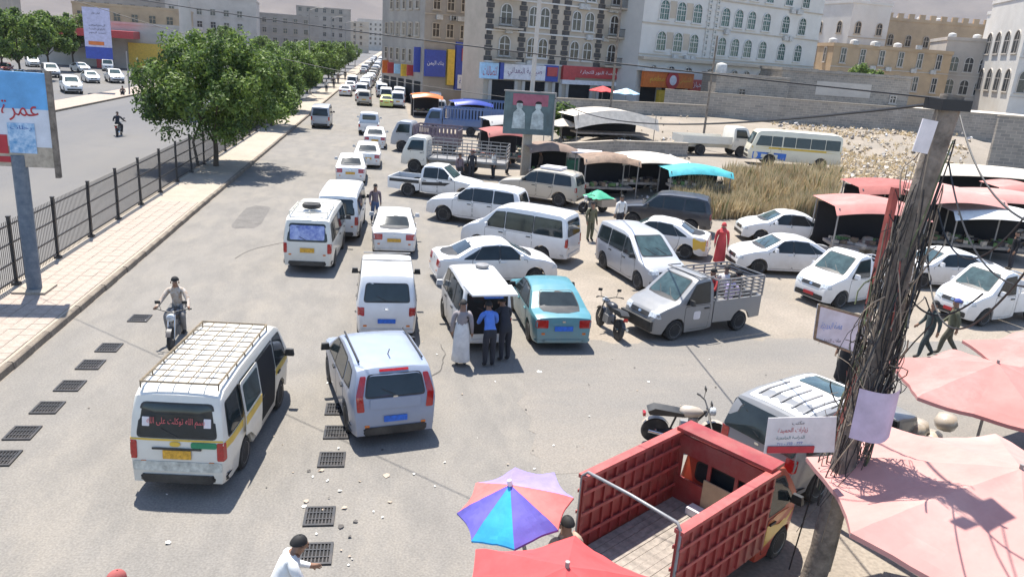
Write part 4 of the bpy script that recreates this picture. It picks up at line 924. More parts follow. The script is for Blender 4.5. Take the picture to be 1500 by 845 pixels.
v = make_vehicle('suv', WHITE, None); put(v, 'suv', 'white SUV nosing out between the white pickup and the long white van', 'SUV', 690, 331, 155, (0,.92,0))
v = make_vehicle('hiace2', WHITE, None); put(v, 'passenger_van', 'long white van with a bonnet and black windows crossing the junction', 'van', 744, 376, 147, (.1,.85,0))
v = make_vehicle('sedan', WHITE, None); put(v, 'sedan', 'white sedan standing crosswise behind the open-backed van', 'car', 731, 419, 8, (0,-.85,0))
v = make_vehicle('minivan', WHITE, None); put(v, 'open_van', 'small white van with its tailgate raised and three men behind it', 'van', 655, 484, 96, (0,.75,0))
tg = MB(); tg.prism([(-.66,0),(.66,0),(.6,.95),(-.6,.95)], 0, .05, f=lambda a,b_,t: (-1.56-b_*.97, a, 1.82+t+.03*b_)); tg = tg.build('raised_tailgate', WHITE, v)
MB().box((-2.3,0,1.78),(.14,.5,.05)).build('number_plate', PL_B, tg)
on_body(v, ('r',), q(-.56,.55,.56,1.66), 'boot_opening', DARKIN, .012, .06); MB().lathe([(.16,0),(.2,.04),(.2,.1),(.05,.11)], 16, (.1,-.2,1.87)).build('roof_vent', METAL_G, v)
v = make_vehicle('sedan', TEAL, PL_B); put(v, 'sedan', 'teal blue sedan parked beside the motorcycle', 'car', 824, 505, 92, (-2.2,0,.2))
# silver small truck with cage of rails
def cage(v, x0, x1, W, z0, z1, n, m, nup=5, name='cage'):
    b = MB()
    for s in (1,-1):
        for k in range(n): z = z0+(z1-z0)*(k+1)/n; b.box(((x0+x1)/2, s*W, z), (x1-x0, .03, .045))
        for k in range(nup): b.box((x0+(x1-x0)*k/(nup-1), s*(W+.02), (z0+z1)/2), (.05,.03,z1-z0))
    for k in range(n): z = z0+(z1-z0)*(k+1)/n; b.box((x0, 0, z), (.03, 2*W, .04)); 
    b.box((x1, 0, z1), (.04, 2*W, .05))
    return b.build(name, m, v)
v = make_vehicle('apvpick', GREY_P, PL_R); put(v, 'small_truck', 'silver grey small pickup truck with a railed cage and people in the back', 'truck', 1036, 492, 201, (0,.83,0)); PICK = v
cage(v, -2.08, -.15, .8, 1.1, 1.75, 6, METAL_G); MB().tube([(.0,-.75,1.86),(.5,-.75,1.86),(.5,.75,1.86),(.0,.75,1.86)], .025).build('roof_bar', METAL_G, v)
on_body(v, ('s',1), q(.42,.6,.68,.86), 'door_badge', SIGN_W, .012, .06)
MB().box((2.16,0,.5),(.1,1.4,.3)).build('bull_bar', BLACKP, v)
v = make_vehicle('noah', SILVER, None); put(v, 'people_carrier', 'silver people carrier with a grey windscreen facing the teal sedan', 'van', 930, 424, -78, (1.4,-.85,0))
v = make_vehicle('sedan', WHITE, None); put(v, 'taxi', 'white taxi with yellow wings behind the silver people carrier', 'taxi', 953, 373, 152, (.1,.85,0))
for s in (1,-1): on_body(v, ('s',s), q(1.0,.45,2.05,.9), 'yellow_wing', YEL, .01, .05); on_body(v, ('s',s), q(-2.1,.45,-1.55,.95), 'yellow_wing', YEL, .01, .05)
on_body(v, ('t',), q(1.2,-.7,2.0,.7), 'yellow_bonnet', YEL, .01, .05)
v = make_vehicle('suv', NAVY, None); put(v, 'suv', 'dark navy SUV in front of the dry grass', 'SUV', 967, 340, 155, (0,.92,0))
v = make_vehicle('sedan', WHITE, None); put(v, 'sedan', 'white sedan parked along the foot of the dry grass bank', 'car', 1154, 359, 172, (0,.85,0))
v = make_vehicle('sedan', WHITE, None); put(v, 'sedan', 'white sedan between the caged pickup and the bank, nearer than its twin', 'car', 1160, 405, 176, (-.1,.85,0))
v = make_vehicle('apvpick', WHITE, PL_R); put(v, 'small_truck', 'white small pickup truck half hidden behind the leaning pole', 'truck', 1231, 453, 200, (1.32,.83,0)); cage(v, -2.08,-.15,.8,1.1,1.35,2,WHITE)
v = make_vehicle('apvpick', WHITE, PL_R); put(v, 'small_truck', 'white small pickup truck right of the pole behind the two walking men', 'truck', 1441, 479, 195, (1.32,.83,0)); cage(v, -2.08,-.15,.8,1.1,1.35,2,WHITE)
v = make_vehicle('sedan', WHITE, None); put(v, 'sedan', 'white car beyond the pole in front of the dark stalls', 'car', 1395, 425, 178, (0,.85,0))
v = make_vehicle('suv', GREY_P, None, low=BLACKP); put(v, 'suv', 'silver and black SUV with a ribbed white roof behind the red truck', 'SUV', 1197, 737, 27, (-1.35,-.92,0)); SUVB = v
on_body(v, ('t',), q(-1.9,-.62,.25,.62), 'roof_panel', WHITE, .01, .08)
for k in range(5): on_body(v, ('t',), q(-1.75,-.5+k*.25-.02,-.75,-.5+k*.25+.02), 'roof_rib', METAL_G, .03, 0)
on_body(v, ('t',), q(-.55,-.45,.1,.45), 'sunroof', GLASS_T, .025, .06); on_body(v, ('r',), q(-.8,1.14,.8,1.68), 'rear_glass', GLASS, .02, .06)
# red stake truck
v = make_vehicle('redcab', FLAME, None); p = Vector((3.84,8.26,0)); hh = RAD(35)
c0 = p+Vector((math.cos(hh)*1.95, math.sin(hh)*1.95, 0))+Vector((-math.sin(hh), math.cos(hh), 0))*.87
v.location = c0; v.rotation_euler = (0,0,hh); v.name = 'red_truck'; tag(v, 'red cargo truck with high ribbed sides, plank floor and flame painted cab', 'truck')
for poly, mm in (([(.8,.5),(1.3,.62),(1.9,.5),(1.5,.72),(1.75,.86),(1.2,.78),(.8,.9)], YEL), ([(.8,.95),(1.15,.86),(1.5,.98),(1.1,1.02)], ORANGE)):
    for s in (1,-1): on_body(v, ('s',s), poly, 'flame_print', mm, .012, .02)
x0, x1, W_, zf, zt_ = -1.95, .55, .87, .72, 1.95
for s in (1,-1):
    o = MB().span((x0, s*(W_-.03), zf-.15), (x1, s*W_, zt_)).build('side_wall', REDP, v)
    b = MB()
    for k in range(11): b.span((x0+.02+k*.245, s*(W_+.0), zf-.1), (x0+.07+k*.245, s*(W_+.035), zt_-.003)); b.span((x0+.02+k*.245, s*(W_-.065), zf+.03), (x0+.07+k*.245, s*(W_-.03), zt_-.003))
    b.build('rib', REDP, o); b = MB()
    for z in (zf+.25, zf+.62, zf+.98): b.span((x0, s*(W_-.085), z), (x1, s*(W_-.065), z+.05)); b.span((x0, s*(W_+.035), z), (x1, s*(W_+.05), z+.05))
    b.span((x0, s*(W_-.09), zt_), (x1+.1, s*(W_+.06), zt_+.06)); b.build('rail', mat('rail_red', (.44,.10,.085), rough=.45, var=.2, scale=4), o)
PLANK = mat('grey_plank', (.30,.26,.22), rough=.9, var=.25, scale=6, bump=.4, bscale=18)
pk = MB().box((0,0,0),(2.46,.128,.03)).mesh('plank', PLANK)
bed = MB().span((x0,-W_+.09,zf-.12),(x1,W_-.09,zf-.02)).build('bed_frame', REDP, v)
for k in range(12): link('plank', pk, bed, ((x0+x1)/2, -.74+k*.1345, zf+.0+random.uniform(-.004,.004)))
fw = MB(); fw.span((x1-.04,-W_+.04,zf),(x1,W_-.04,zf+.45)); fw.span((x1-.04,-W_+.04,1.62),(x1,W_-.04,1.95))
for y in (-.8,-.3,.2,.76): fw.span((x1-.035,y-.03,zf+.45),(x1-.005,y+.03,1.62))
fw.span((x1-.1,-W_,zt_+.06),(x1+.3,W_,zt_+.12)); fw = fw.build('headboard', REDP, v)
MB().span((x1-.07,-.5,zf+.1),(x1-.045,.25,zf+.62)).build('cardboard', mat('cardboard', (.42,.30,.18)), fw)
MB().span((x1-.3,-W_+.1,zf+.02),(x1-.1,W_-.5,zf+.14)).build('sack', SIGN_W, bed)
MB().tube([(x0+.02,W_,zf),(x0+.02,W_,zt_+.05),(x0+.04,W_-.08,zt_+.13),(x0+.04,0,zt_+.15),(x0+.04,-W_+.08,zt_+.13),(x0+.02,-W_,zt_+.05),(x0+.02,-W_,zf)], .025, 8).build('hoop', METAL_G, v, 50)
MB().span((-1.9,-.4,.36),(.9,.4,.58)).build('chassis', BLACKP, v)
# lorries by the stalls
def lorry(label, px, py, hdg, pm, bedm, L=4.0, z1=2.0, style='slat', anchor=(0,.97,0), W=1.0, name='lorry'):
    v = make_vehicle('truckcab', pm, None); put(v, name, label, 'truck', px, py, hdg, anchor)
    x1 = 1.08; x0 = x1-L; b = MB(); b.span((x0,-W,.92),(x1,W,1.05)); b.span((x0,-W*.5,.6),(x1,W*.5,.92)); b.build('bed', bedm, v)
    if style == 'slat':
        for s in (1,-1):
            o = MB().span((x0,s*(W-.04),1.05),(x1,s*W,1.4)).build('side_board', bedm, v)
            b = MB()
            for k in range(int(L/.3)): b.span((x0+.05+k*.3, s*(W-.03), 1.4), (x0+.16+k*.3, s*(W+.02), z1))
            b.span((x0,s*(W-.02),z1-.12),(x1,s*(W+.035),z1)); b.build('stake', bedm, o)
        MB().span((x0,-W+.05,1.05),(x0+.04,W-.05,z1-.2)).build('tailboard', bedm, v); MB().span((x1-.04,-W+.05,1.05),(x1,W-.05,z1)).build('headboard', bedm, v)
    elif style == 'cage': cage(v, x0, x1, W-.03, 1.05, z1, 5, METAL_G, 9)
    else:
        for s in (1,-1): MB().span((x0,s*(W-.04),1.05),(x1,s*W,z1)).build('side_board', bedm, v)
        MB().span((x0,-W+.05,1.05),(x0+.04,W-.05,z1-.01)).build('tailboard', bedm, v)
    return v
lorry('white cab lorry with a grey barred bed next to the white double cab pickup', 650, 257, 166, WHITE2, METAL_G, 5.0, 2.1, 'cage')
lorry('blue lorry with tall staked sides in front of the pharmacy', 665, 199, 172, BLUEP, BLUEP, 6.2, 2.5)
lorry('second blue staked lorry directly behind the first', 690, 181, 172, TAN, BLUEP, 6.2, 2.5)
lorry('dull purple staked lorry partly hidden by the white cab lorry', 625, 226, 165, SILVER, mat('purple_boards', (.20,.16,.18)), 3.4, 2.1)
lorry('orange box lorry far up the busy street', 606, 99, 175, WHITE, ORANGE, 5.5, 3.0, 'panel')
p = GT(1050,229); v = lorry('white flatbed lorry parked on the raised waste ground', 1050, 229, 5, WHITE2, WHITE2, 4.2, 1.5, 'panel', (0,-.97,0)); v.location.z = p.z; v.location.x = p.x; v.location.y = p.y+1
v = make_vehicle('coaster', paint('cream', (.72,.66,.50), .3), None); p = GT(1165,246); put(v, 'small_bus', 'cream and blue small bus standing on the waste ground', 'bus', 1165, 246, 166, (0,1,0)); v.location = (p.x, p.y+.9, p.z)
for s in (1,-1): on_body(v, ('s',s), q(.6,.45,3.0,.95), 'blue_skirt', mat('bus_blue', (.05,.16,.5)), .012, .05); on_body(v, ('s',s), q(-3.2,1.22,3.1,1.36), 'yellow_band', SIGN_Y, .012, 0)
p = GT(852,192); v = make_vehicle('sedan', WHITE, None); put(v, 'sedan', 'white car parked on the dirt by the green bush', 'car', 852, 192, 175, (0,0,0)); v.location = p
# far queue
random.seed(21); n_ = 0
def far(x, y, kind, pm, hd=90):
    v = make_vehicle(kind, pm, PL_Y if kind in ('sedan','hiace') and pm is WHITE else None)
    v.location = (x, y, 0); v.rotation_euler = (0,0,RAD(hd+random.uniform(-3,3))); v.name = {'sedan':'sedan','hiace':'minibus','suv':'suv','hilux':'pickup','apv':'passenger_van'}[kind]
    c = {WHITE:'white', SILVER:'silver', GOLD:'champagne', GREY_P:'grey', NAVY:'dark', ORANGE:'orange'}[pm]
    k = {'sedan':'car','hiace':'minibus','suv':'SUV','hilux':'pickup','apv':'van'}[kind]
    tag(v, f'{c} {k} packed in the distant traffic jam up the street', k if k != 'SUV' else 'SUV', f'{c} {k} in the distant jam')
for x, y, k, m in [(-4.6,115,'hiace',WHITE),(-1.9,118,'hiace',WHITE),(-4.7,127,'hilux',WHITE),(.6,111,'hiace',WHITE),(3.0,109,'sedan',WHITE),(.9,121,'sedan',WHITE),(3.3,118,'hiace',WHITE),(3.4,128,'hiace',WHITE),(-1.7,128,'suv',NAVY),(-4.8,139,'hiace',WHITE),(.9,131,'hiace',WHITE),(-1.8,138,'sedan',SILVER)]: far(x, y, k, m)
for lane in (-7.2,-4.6,-2.0,.6,3.2):
    y = 143+random.uniform(0,6)
    while y < 330:
        if not (lane < -6 and y < 190) and not (y < 160 and lane > 2): far(lane-.006*(y-140), y, random.choice(['sedan','hiace','suv','sedan','hilux']), random.choice([WHITE,WHITE,WHITE,SILVER,GREY_P,GOLD,NAVY]))
        y += random.uniform(5.6,8)
for x, y, k, m in [(5.2,104,'hiace',WHITE),(5.6,112,'sedan',SILVER),(5.8,121,'suv',WHITE),(-7.0,128,'sedan',WHITE),(-7.1,137,'hiace',WHITE),(5.6,131,'hiace',WHITE),(3.4,138,'sedan',WHITE),(.7,142,'hiace',WHITE),(-1.6,146,'hiace',WHITE),(2.9,96,'hiace',WHITE),(5.0,93,'suv',SILVER),(.4,101,'hiace',WHITE),(-1.2,108,'hiace',WHITE),(-4.4,108.5,'sedan',WHITE),(1.2,116.5,'suv',WHITE),(-2.0,123,'hiace',WHITE),(-4.9,121.5,'sedan',SILVER),(2.2,123.5,'hiace',WHITE),(-7.0,116,'sedan',WHITE),(-1.8,133,'hiace',WHITE),(1.0,136.5,'hilux',WHITE),(-4.9,133,'suv',WHITE)]: far(x, y, k, m)
# parked across the far carriageway
for px, py, k, m, hd, lab in [(105,136,'suv',WHITE,-62,'white SUV parked nosing out beside the far pavement'),(75,113,'suv',SILVER,-60,'silver grey SUV parked behind the white SUV'),(118,106,'sedan',WHITE,-50,'white saloon parked under the dark trees'),(133,121,'sedan',WHITE,-60,'white saloon partly behind the notice board'),(168,121,'hilux',WHITE,-62,'white pickup facing out beside the notice board'),(158,104,'hiace',WHITE,-70,'white minibus parked behind the notice board pickup'),(188,88,'hilux',WHITE,-80,'white pickup further along the parking lane'),(205,72,'suv',WHITE,-75,'white SUV by the red canopy'),(236,66,'sedan',WHITE,-70,'white car by the yellow shop front'),(28,120,'sedan',SILVER,-60,'silver car parked behind the left billboard'),(8,108,'sedan',paint('dull_red',(.35,.06,.05)),-60,'dull red car at the edge of the trees'),(48,98,'apv',WHITE,-60,'white van parked beneath the trees')]:
    v = make_vehicle(k, m, None); p = G(px, py); v.location = p; v.rotation_euler = (0,0,RAD(hd)); v.name = {'suv':'suv','sedan':'sedan','hilux':'pickup','hiace':'minibus','apv':'passenger_van'}[k]; tag(v, lab, {'suv':'SUV','sedan':'car','hilux':'pickup','hiace':'minibus','apv':'van'}[k])
# ------------------------------------------------------------------ motorcycles
def motorcycle(label, loc, hdg, tank, name='motorcycle', group=None):
    r = thing(name, label, 'motorcycle', loc, RAD(hdg), group)
    def wheel(x):
        o = MB()
        for a in range(24):
            pass
        o.lathe([(.24,-.045),(.285,-.04),(.305,0),(.285,.04),(.24,.045)], 22, (x,0,.305), 'y'); o = o.build('wheel', TYRE, r, 45)
        s = MB()
        for k in range(10): a = k*math.pi/5; s.tube([(x,0,.305),(x+.25*math.cos(a),0,.305+.25*math.sin(a))], .007, 4)
        s.lathe([(.03,-.06),(.05,-.05),(.05,.05),(.03,.06)], 10, (x,0,.305), 'y'); s.build('spokes', CHROME, o)
    wheel(.63); wheel(-.62)
    f = MB(); f.tube([(.42,0,.85),(.1,0,.4),(-.3,0,.36),(-.62,.07,.305)], .025); f.tube([(.42,0,.85),(-.2,0,.72),(-.75,0,.78)], .025); f.tube([(-.3,0,.36),(-.2,0,.72)], .022); f.tube([(-.62,-.07,.305),(-.3,-.05,.36)], .022)
    f.build('frame', METAL_K, r, 50)
    f = MB()
    for s in (1,-1): f.tube([(.63,s*.08,.305),(.43,s*.08,.9)], .022)
    f.build('fork', CHROME, r, 50)
    f = MB(); f.tube([(.32,.38,1.02),(.4,.22,1.0),(.42,0,.94),(.4,-.22,1.0),(.32,-.38,1.02)], .016); 
    for s in (1,-1): f.tube([(.32,s*.38,1.02),(.28,s*.46,1.01)], .022); f.tube([(.38,s*.25,1.0),(.4,s*.3,1.2)], .007,4); f.box((.4,s*.32,1.22),(.02,.13,.08))
    f.build('handlebar', BLACKP, r, 50)
    MB().lathe([(.02,-.1),(.1,-.08),(.17,0),(.17,.15),(.13,.32),(.03,.42)], 14, (-.06,0,.82), 'x', sx=.85, sy=.75).build('fuel_tank', tank, r, 50)
    f = MB(); f.prism([(-.85,.82),(-.8,.74),(-.05,.74),(.02,.8),(-.2,.84),(-.7,.9)], -.13, .13); f.build('seat', BLACKP, r, 40)
    f = MB(); f.box((.08,0,.42),(.34,.26,.26)); f.lathe([(.09,-.12),(.11,-.1),(.11,.1),(.08,.12)], 12, (.16,0,.6)); f.build('engine', METAL_G, r)
    MB().tube([(.2,-.14,.45),(.1,-.17,.28),(-.4,-.17,.3),(-.8,-.17,.38)], [.022,.025,.045,.05], 8).build('exhaust', CHROME, r, 50)
    MB().lathe([(.03,-.1),(.09,-.06),(.1,.04),(.08,.06)], 14, (.54,0,.86), 'x').build('headlight', CLEARL, r, 50)
    for x, a0, a1 in ((.63,30,160),(-.62,20,150)):
        MB().grid(lambda u, w_, x=x, a0=a0, a1=a1: (x+.33*math.cos(RAD(a0+(a1-a0)*u)), (w_-.5)*.12, .305+.33*math.sin(RAD(a0+(a1-a0)*u))), 8, 2).build('mudguard', tank, r, 60)
    MB().box((-.9,0,.7),(.06,.12,.08)).build('taillight', REDL, r)
    return r
BIKEBLK = paint('bike_black', (.02,.02,.024), .1); BIKERED = paint('bike_red', (.3,.03,.03), .1)
BK1 = motorcycle('motorcycle ridden towards the minibus by a man with a patterned scarf', G(260,500), -88, BIKEBLK)
BK2 = motorcycle('black motorcycle parked beside the teal sedan', G(890,487), 100, BIKEBLK); BK2.rotation_euler.x = RAD(6)
BK3 = motorcycle('motorcycle on the far carriageway ridden away by a man in black', G(175,199), 96, BIKEBLK)
BK4 = motorcycle('pale motorcycle standing behind the red truck', G(998,650), -10, TAN); BK4.rotation_euler.x = RAD(5)
BK5 = motorcycle('black motorcycle under the striped umbrella', (2.25,8.85,0), 215, BIKEBLK)
p = GT(868,312); BK6 = motorcycle('loaded motorcycle with a green tarp over its pannier cart', p, 200, BIKEBLK)
b = MB(); b.grid(lambda u, w_: (-.5+1.3*u-.4, -.6+1.2*w_, .85+.35*math.sin(math.pi*u)*math.sin(math.pi*w_)+.05*mnoise.noise(Vector((u*6,w_*6,0)))), 10, 10); b.build('green_tarp', mat('green_cloth', (.05,.38,.22), var=.2, scale=3), BK6, 70); MB().box((-.6,0,.6),(.9,1.1,.4)).build('pannier', TAN, BK6)
# ================================================================== PEOPLE
SKIN = mat('skin', (.26,.14,.085), rough=.55, var=.08); HAIR = mat('black_hair', (.012,.011,.010), rough=.75); SHOE = mat('dark_shoe', (.03,.025,.02), rough=.7)
def cloth(name, c, c2=None, sc=4): return mat('cloth_'+name, c, rough=.9, var=.12, scale=sc, bump=.3, bscale=9, col2=c2)
def J(**k): return k
STAND = J(pelvis=(0,0,.95), belly=(.01,0,1.12), chest=(.0,0,1.33), nb=(-.01,0,1.47), neck=(.01,0,1.54), head=(.03,0,1.65), top=(.01,0,1.73), nose=(.135,0,1.635),
  sl=(0,.19,1.42), el=(-.03,.25,1.14), wl=(.07,.26,.9), pl=(.1,.26,.82), sr=(0,-.19,1.42), er=(-.03,-.25,1.14), wr=(.07,-.26,.9), pr=(.1,-.26,.82),
  hl=(0,.09,.9), kl=(.02,.1,.5), al=(-.02,.1,.09), tl=(.15,.11,.04), hr=(0,-.09,.9), kr=(.02,-.1,.5), ar=(-.02,-.1,.09), tr=(.15,-.11,.04))
WALK = dict(STAND, kl=(.17,.1,.53), al=(.22,.1,.10), tl=(.39,.11,.06), kr=(-.03,-.1,.5), ar=(-.3,-.1,.14), tr=(-.16,-.11,.05), el=(-.12,.25,1.16), wl=(-.1,.27,.92), pl=(-.09,.27,.84), er=(.06,-.25,1.15), wr=(.22,-.25,.97), pr=(.28,-.25,.92))
LEAN = dict(STAND, belly=(.06,0,1.11), chest=(.17,0,1.29), nb=(.23,0,1.41), neck=(.27,0,1.47), head=(.34,0,1.55), top=(.34,0,1.64), nose=(.45,0,1.52), sl=(.19,.19,1.37), el=(.3,.24,1.13), wl=(.5,.2,1.05), pl=(.58,.19,1.03), sr=(.19,-.19,1.37), er=(.3,-.24,1.13), wr=(.5,-.2,1.05), pr=(.58,-.19,1.03))
RIDE = dict(STAND, pelvis=(-.28,0,.9), belly=(-.25,0,1.06), chest=(-.18,0,1.27), nb=(-.16,0,1.41), neck=(-.14,0,1.48), head=(-.11,0,1.59), top=(-.13,0,1.67), nose=(0,0,1.575), sl=(-.17,.19,1.36), el=(.02,.33,1.14), wl=(.26,.38,1.04), pl=(.31,.4,1.04), sr=(-.17,-.19,1.36), er=(.02,-.33,1.14), wr=(.26,-.38,1.04), pr=(.31,-.4,1.04),
  hl=(-.24,.11,.88), kl=(.16,.2,.76), al=(.02,.2,.33), tl=(.18,.21,.28), hr=(-.24,-.11,.88), kr=(.16,-.2,.76), ar=(.02,-.2,.33), tr=(.18,-.21,.28))
SIT = dict(RIDE, pelvis=(-.1,0,.14), belly=(-.1,0,.3), chest=(-.06,0,.52), nb=(-.05,0,.66), neck=(-.03,0,.73), head=(0,0,.84), top=(-.02,0,.92), nose=(.11,0,.825), sl=(-.06,.19,.61), el=(.05,.27,.38), wl=(.2,.18,.28), pl=(.27,.16,.27), sr=(-.06,-.19,.61), er=(.05,-.27,.38), wr=(.2,-.18,.28), pr=(.27,-.16,.27),
  hl=(-.06,.1,.13), kl=(.3,.14,.38), al=(.32,.14,.08), tl=(.46,.15,.04), hr=(-.06,-.1,.13), kr=(.3,-.14,.38), ar=(.32,-.14,.08), tr=(.46,-.15,.04))
RADII = dict(pelvis=.15, belly=.14, chest=.165, nb=.075, neck=.055, head=.098, top=.07, nose=.018, s=.08, e=.06, w=.04, p=.036, h=.11, k=.085, a=.06, t=.038)
BONES = [('pelvis','belly','top'),('belly','chest','top'),('chest','nb','top'),('nb','neck','skin'),('neck','head','skin'),('head','top','skin'),('head','nose','skin')]
for s in 'lr': BONES += [('nb','s'+s,'top'),('s'+s,'e'+s,'top'),('e'+s,'w'+s,'sleeve'),('w'+s,'p'+s,'skin'),('pelvis','h'+s,'bottom'),('h'+s,'k'+s,'bottom'),('k'+s,'a'+s,'bottom'),('a'+s,'t'+s,'shoe')]
FIGS = {}; MIDX = {}
def figure_mesh(key, pose):
    if key in FIGS: return FIGS[key]
    names = list(pose); pts = [Vector(pose[n]) for n in names]; rad = [RADII.get(n, RADII.get(n[0], .05)) for n in names]
    edges = [(names.index(a), names.index(b)) for a, b, _ in BONES]
    for s in 'lr':                                        # five fingers, the thumb from the side of the palm
        P = Vector(pose['p'+s]); Wv = Vector(pose['w'+s]); d = (P-Wv).normalized(); sd = d.cross(Vector((0,1,0) if abs(d.y) < .8 else (1,0,0))).normalized()
        for k, (o, ln) in enumerate(((-.03,.07),(-.01,.085),(.012,.08),(.032,.062),(-.045,.045))):
            base = P if k < 4 else P-d*.03; i0 = len(pts)
            a = base+sd*o*(1 if k < 4 else 1.1)+d*ln*(.5 if k < 4 else .3); c = a+d*ln*.5+Vector((0,0,-.012))
            pts += [a, c]; rad += [.0095,.008]; edges += [(names.index('p'+s), i0), (i0, i0+1)]
    me = bpy.data.meshes.new('body'); me.from_pydata([tuple(p) for p in pts], edges, [])
    o = bpy.data.objects.new('body', me); C.objects.link(o); o.modifiers.new('skin', 'SKIN'); sub = o.modifiers.new('sub', 'SUBSURF'); sub.levels = sub.render_levels = 1
    for i, v in enumerate(me.skin_vertices[0].data): v.radius = (rad[i], rad[i]*(1.0 if i >= len(names) or names[i] not in ('pelvis','belly','chest') else 1.0)); v.use_root = (i == 0)
    bpy.context.view_layer.update()
    out = bpy.data.meshes.new_from_object(o.evaluated_get(bpy.context.evaluated_depsgraph_get())); bpy.data.objects.remove(o)
    for v in out.vertices:                                # torso wider than deep
        pass
    idx = dict(top=0, bottom=1, skin=2, sleeve=3, shoe=4); segs = [(Vector(pose[a]), Vector(pose[b]), idx[l]) for a, b, l in BONES]
    lab = []
    for p in out.polygons:
        c = p.center; best = (9, 0)
        for a, b, l in segs:
            ab = b-a; t = max(0, min(1, (c-a).dot(ab)/ab.length_squared)); dd = (c-a-ab*t).length
            if dd < best[0]: best = (dd, l)
        lab.append(best[1]); p.use_smooth = True
    FIGS[key] = out; MIDX[key] = lab; return out
def person(label, loc, face, pose='stand', top=None, bottom=None, sleeve=None, hair=HAIR, robe=None, scarf=None, scale=1.0, tilt=None, group=None):
    ps = dict(stand=STAND, walk=WALK, lean=LEAN, ride=RIDE, sit=SIT)[pose]
    r = thing('person', label, 'person', loc, RAD(face), group); r.scale = (scale,)*3
    me = figure_mesh(pose, ps).copy(); me.materials.clear()
    for m in (top, bottom, SKIN, sleeve or top, SHOE): me.materials.append(m)
    me.polygons.foreach_set('material_index', MIDX[pose]); me.update(); link('body', me, r)
    h = Vector(ps['head'])
    hm = MB(); cover = scarf or hair
    hm.grid(lambda u, w_: tuple(h+Vector((-.012,0,.035))+Vector((.118*math.sin(RAD(5+(78 if not scarf else 100)*u))*math.cos(6.2832*w_)-.02*u, .102*math.sin(RAD(5+(78 if not scarf else 100)*u))*math.sin(6.2832*w_), .125*math.cos(RAD(5+(78 if not scarf else 100)*u))))), 7, 16)
    if scarf: hm.lathe([(.10,-.06),(.13,-.14),(.2,-.24),(.17,-.26)], 14, tuple(h+Vector((-.03,0,0))))
    hm.build('head_scarf' if scarf else 'hair', cover, r, 70)
    for s in (1,-1):
        MB().lathe([(.004,-.006),(.012,0),(.004,.006)], 8, (h.x+.088, s*.035, h.z+.012), 'x').build('eye', mat('eye_dark', (.02,.015,.012), rough=.2), r)
        MB().box((h.x-.005, s*.098, h.z), (.035,.02,.06)).build('ear', SKIN, r)
    MB().box((h.x+.09,0,h.z-.055),(.014,.04,.01)).build('mouth', mat('lips', (.2,.08,.06)), r)
    if robe: MB().lathe([(.15,1.2),(.175,1.05),(.195,.9),(.2,.7),(.215,.4),(.235,.16),(.22,.14)], 18, (.0,0,0), sx=.8, sy=1.05).build('robe', robe, r, 60)
    return r
WT, BLUE_S, DKT = cloth('white', (.70,.69,.66)), cloth('blue_shirt', (.10,.22,.62)), cloth('dark', (.03,.032,.04))
BRN, OLV, PLAID, JEAN, REDC, PUR, GRYJ, BLKC = cloth('brown', (.16,.11,.085)), cloth('olive', (.12,.12,.075)), cloth('plaid', (.22,.15,.15), (.10,.10,.13), 12), cloth('jean', (.08,.12,.22)), cloth('red', (.5,.06,.06)), cloth('purple', (.45,.38,.60)), cloth('grey_jacket', (.28,.25,.25)), cloth('black', (.012,.012,.014))
person('man in grey jacket and long white robe behind the open van', G(674,535), 80, 'stand', GRYJ, WT, robe=WT)
person('man in bright blue shirt and black trousers leaning into the open van', G(715,537), 98, 'lean', BLUE_S, DKT)
person('man in dark clothes at the right of the open tailgate', G(738,529), 110, 'lean', DKT, DKT, cloth('green_sleeve', (.06,.25,.2)))
person('pedestrian in a checked shirt and jeans walking between the queues', G(549,327), -80, 'walk', PLAID, JEAN)
person('man in olive clothes standing behind the long white van', G(863,353), -70, 'stand', OLV, OLV)
person('man in white shirt and dark wrap by the dark SUV', G(906,341), 100, 'stand', WT, DKT)
person('woman in a red headscarf standing behind the caged pickup', G(1052,388), 250, 'stand', REDC, REDC, scarf=REDC, robe=REDC)
for (x, y, t_, m, sc, lab) in ((-1.25,.35,30,PUR,None,'person in purple sitting in the caged pickup'),(-1.0,-.3,200,REDC,None,'dark haired person in red sitting in the caged pickup'),(-1.7,.1,120,BLKC,BLKC,'person in black sitting at the back of the caged pickup'),(-1.8,-.5,60,WT,None,'person in white shirt sitting at the back corner of the caged pickup')):
    h = PICK.rotation_euler.z; lx = PICK.location.x+x*math.cos(h)-y*math.sin(h); ly = PICK.location.y+x*math.sin(h)+y*math.cos(h)
    person(lab, (lx, ly, .76), t_, 'sit', m, DKT, scarf=sc)
person('man in a dark jacket striding past the pickup right of the pole', G(1352,524), 172, 'walk', cloth('dark_green', (.05,.065,.06)), cloth('dark_trousers', (.04,.05,.05)))
person('man in an olive jacket with a blue cap walking beside the dark jacket', G(1384,520), 150, 'walk', OLV, cloth('khaki', (.09,.085,.06)), hair=cloth('blue_cap', (.08,.1,.3)))
person('woman in black passing under the blue lettered sign', G(1232,563), 200, 'stand', BLKC, BLKC, scarf=BLKC, robe=BLKC)
person('man in a white embroidered shirt bending over the clogged grating', (-1.4,8.72,0), 20, 'lean', WT, JEAN)
person('man in white with a reddish cap at the lower edge of the road', (-3.45,8.18,0), 10, 'lean', WT, WT, hair=cloth('red_cap', (.35,.09,.08)))
person('bare headed man between the striped umbrella and the red truck', (2.5,8.95,0), 100, 'stand', cloth('tan_shirt', (.4,.3,.22)), DKT)
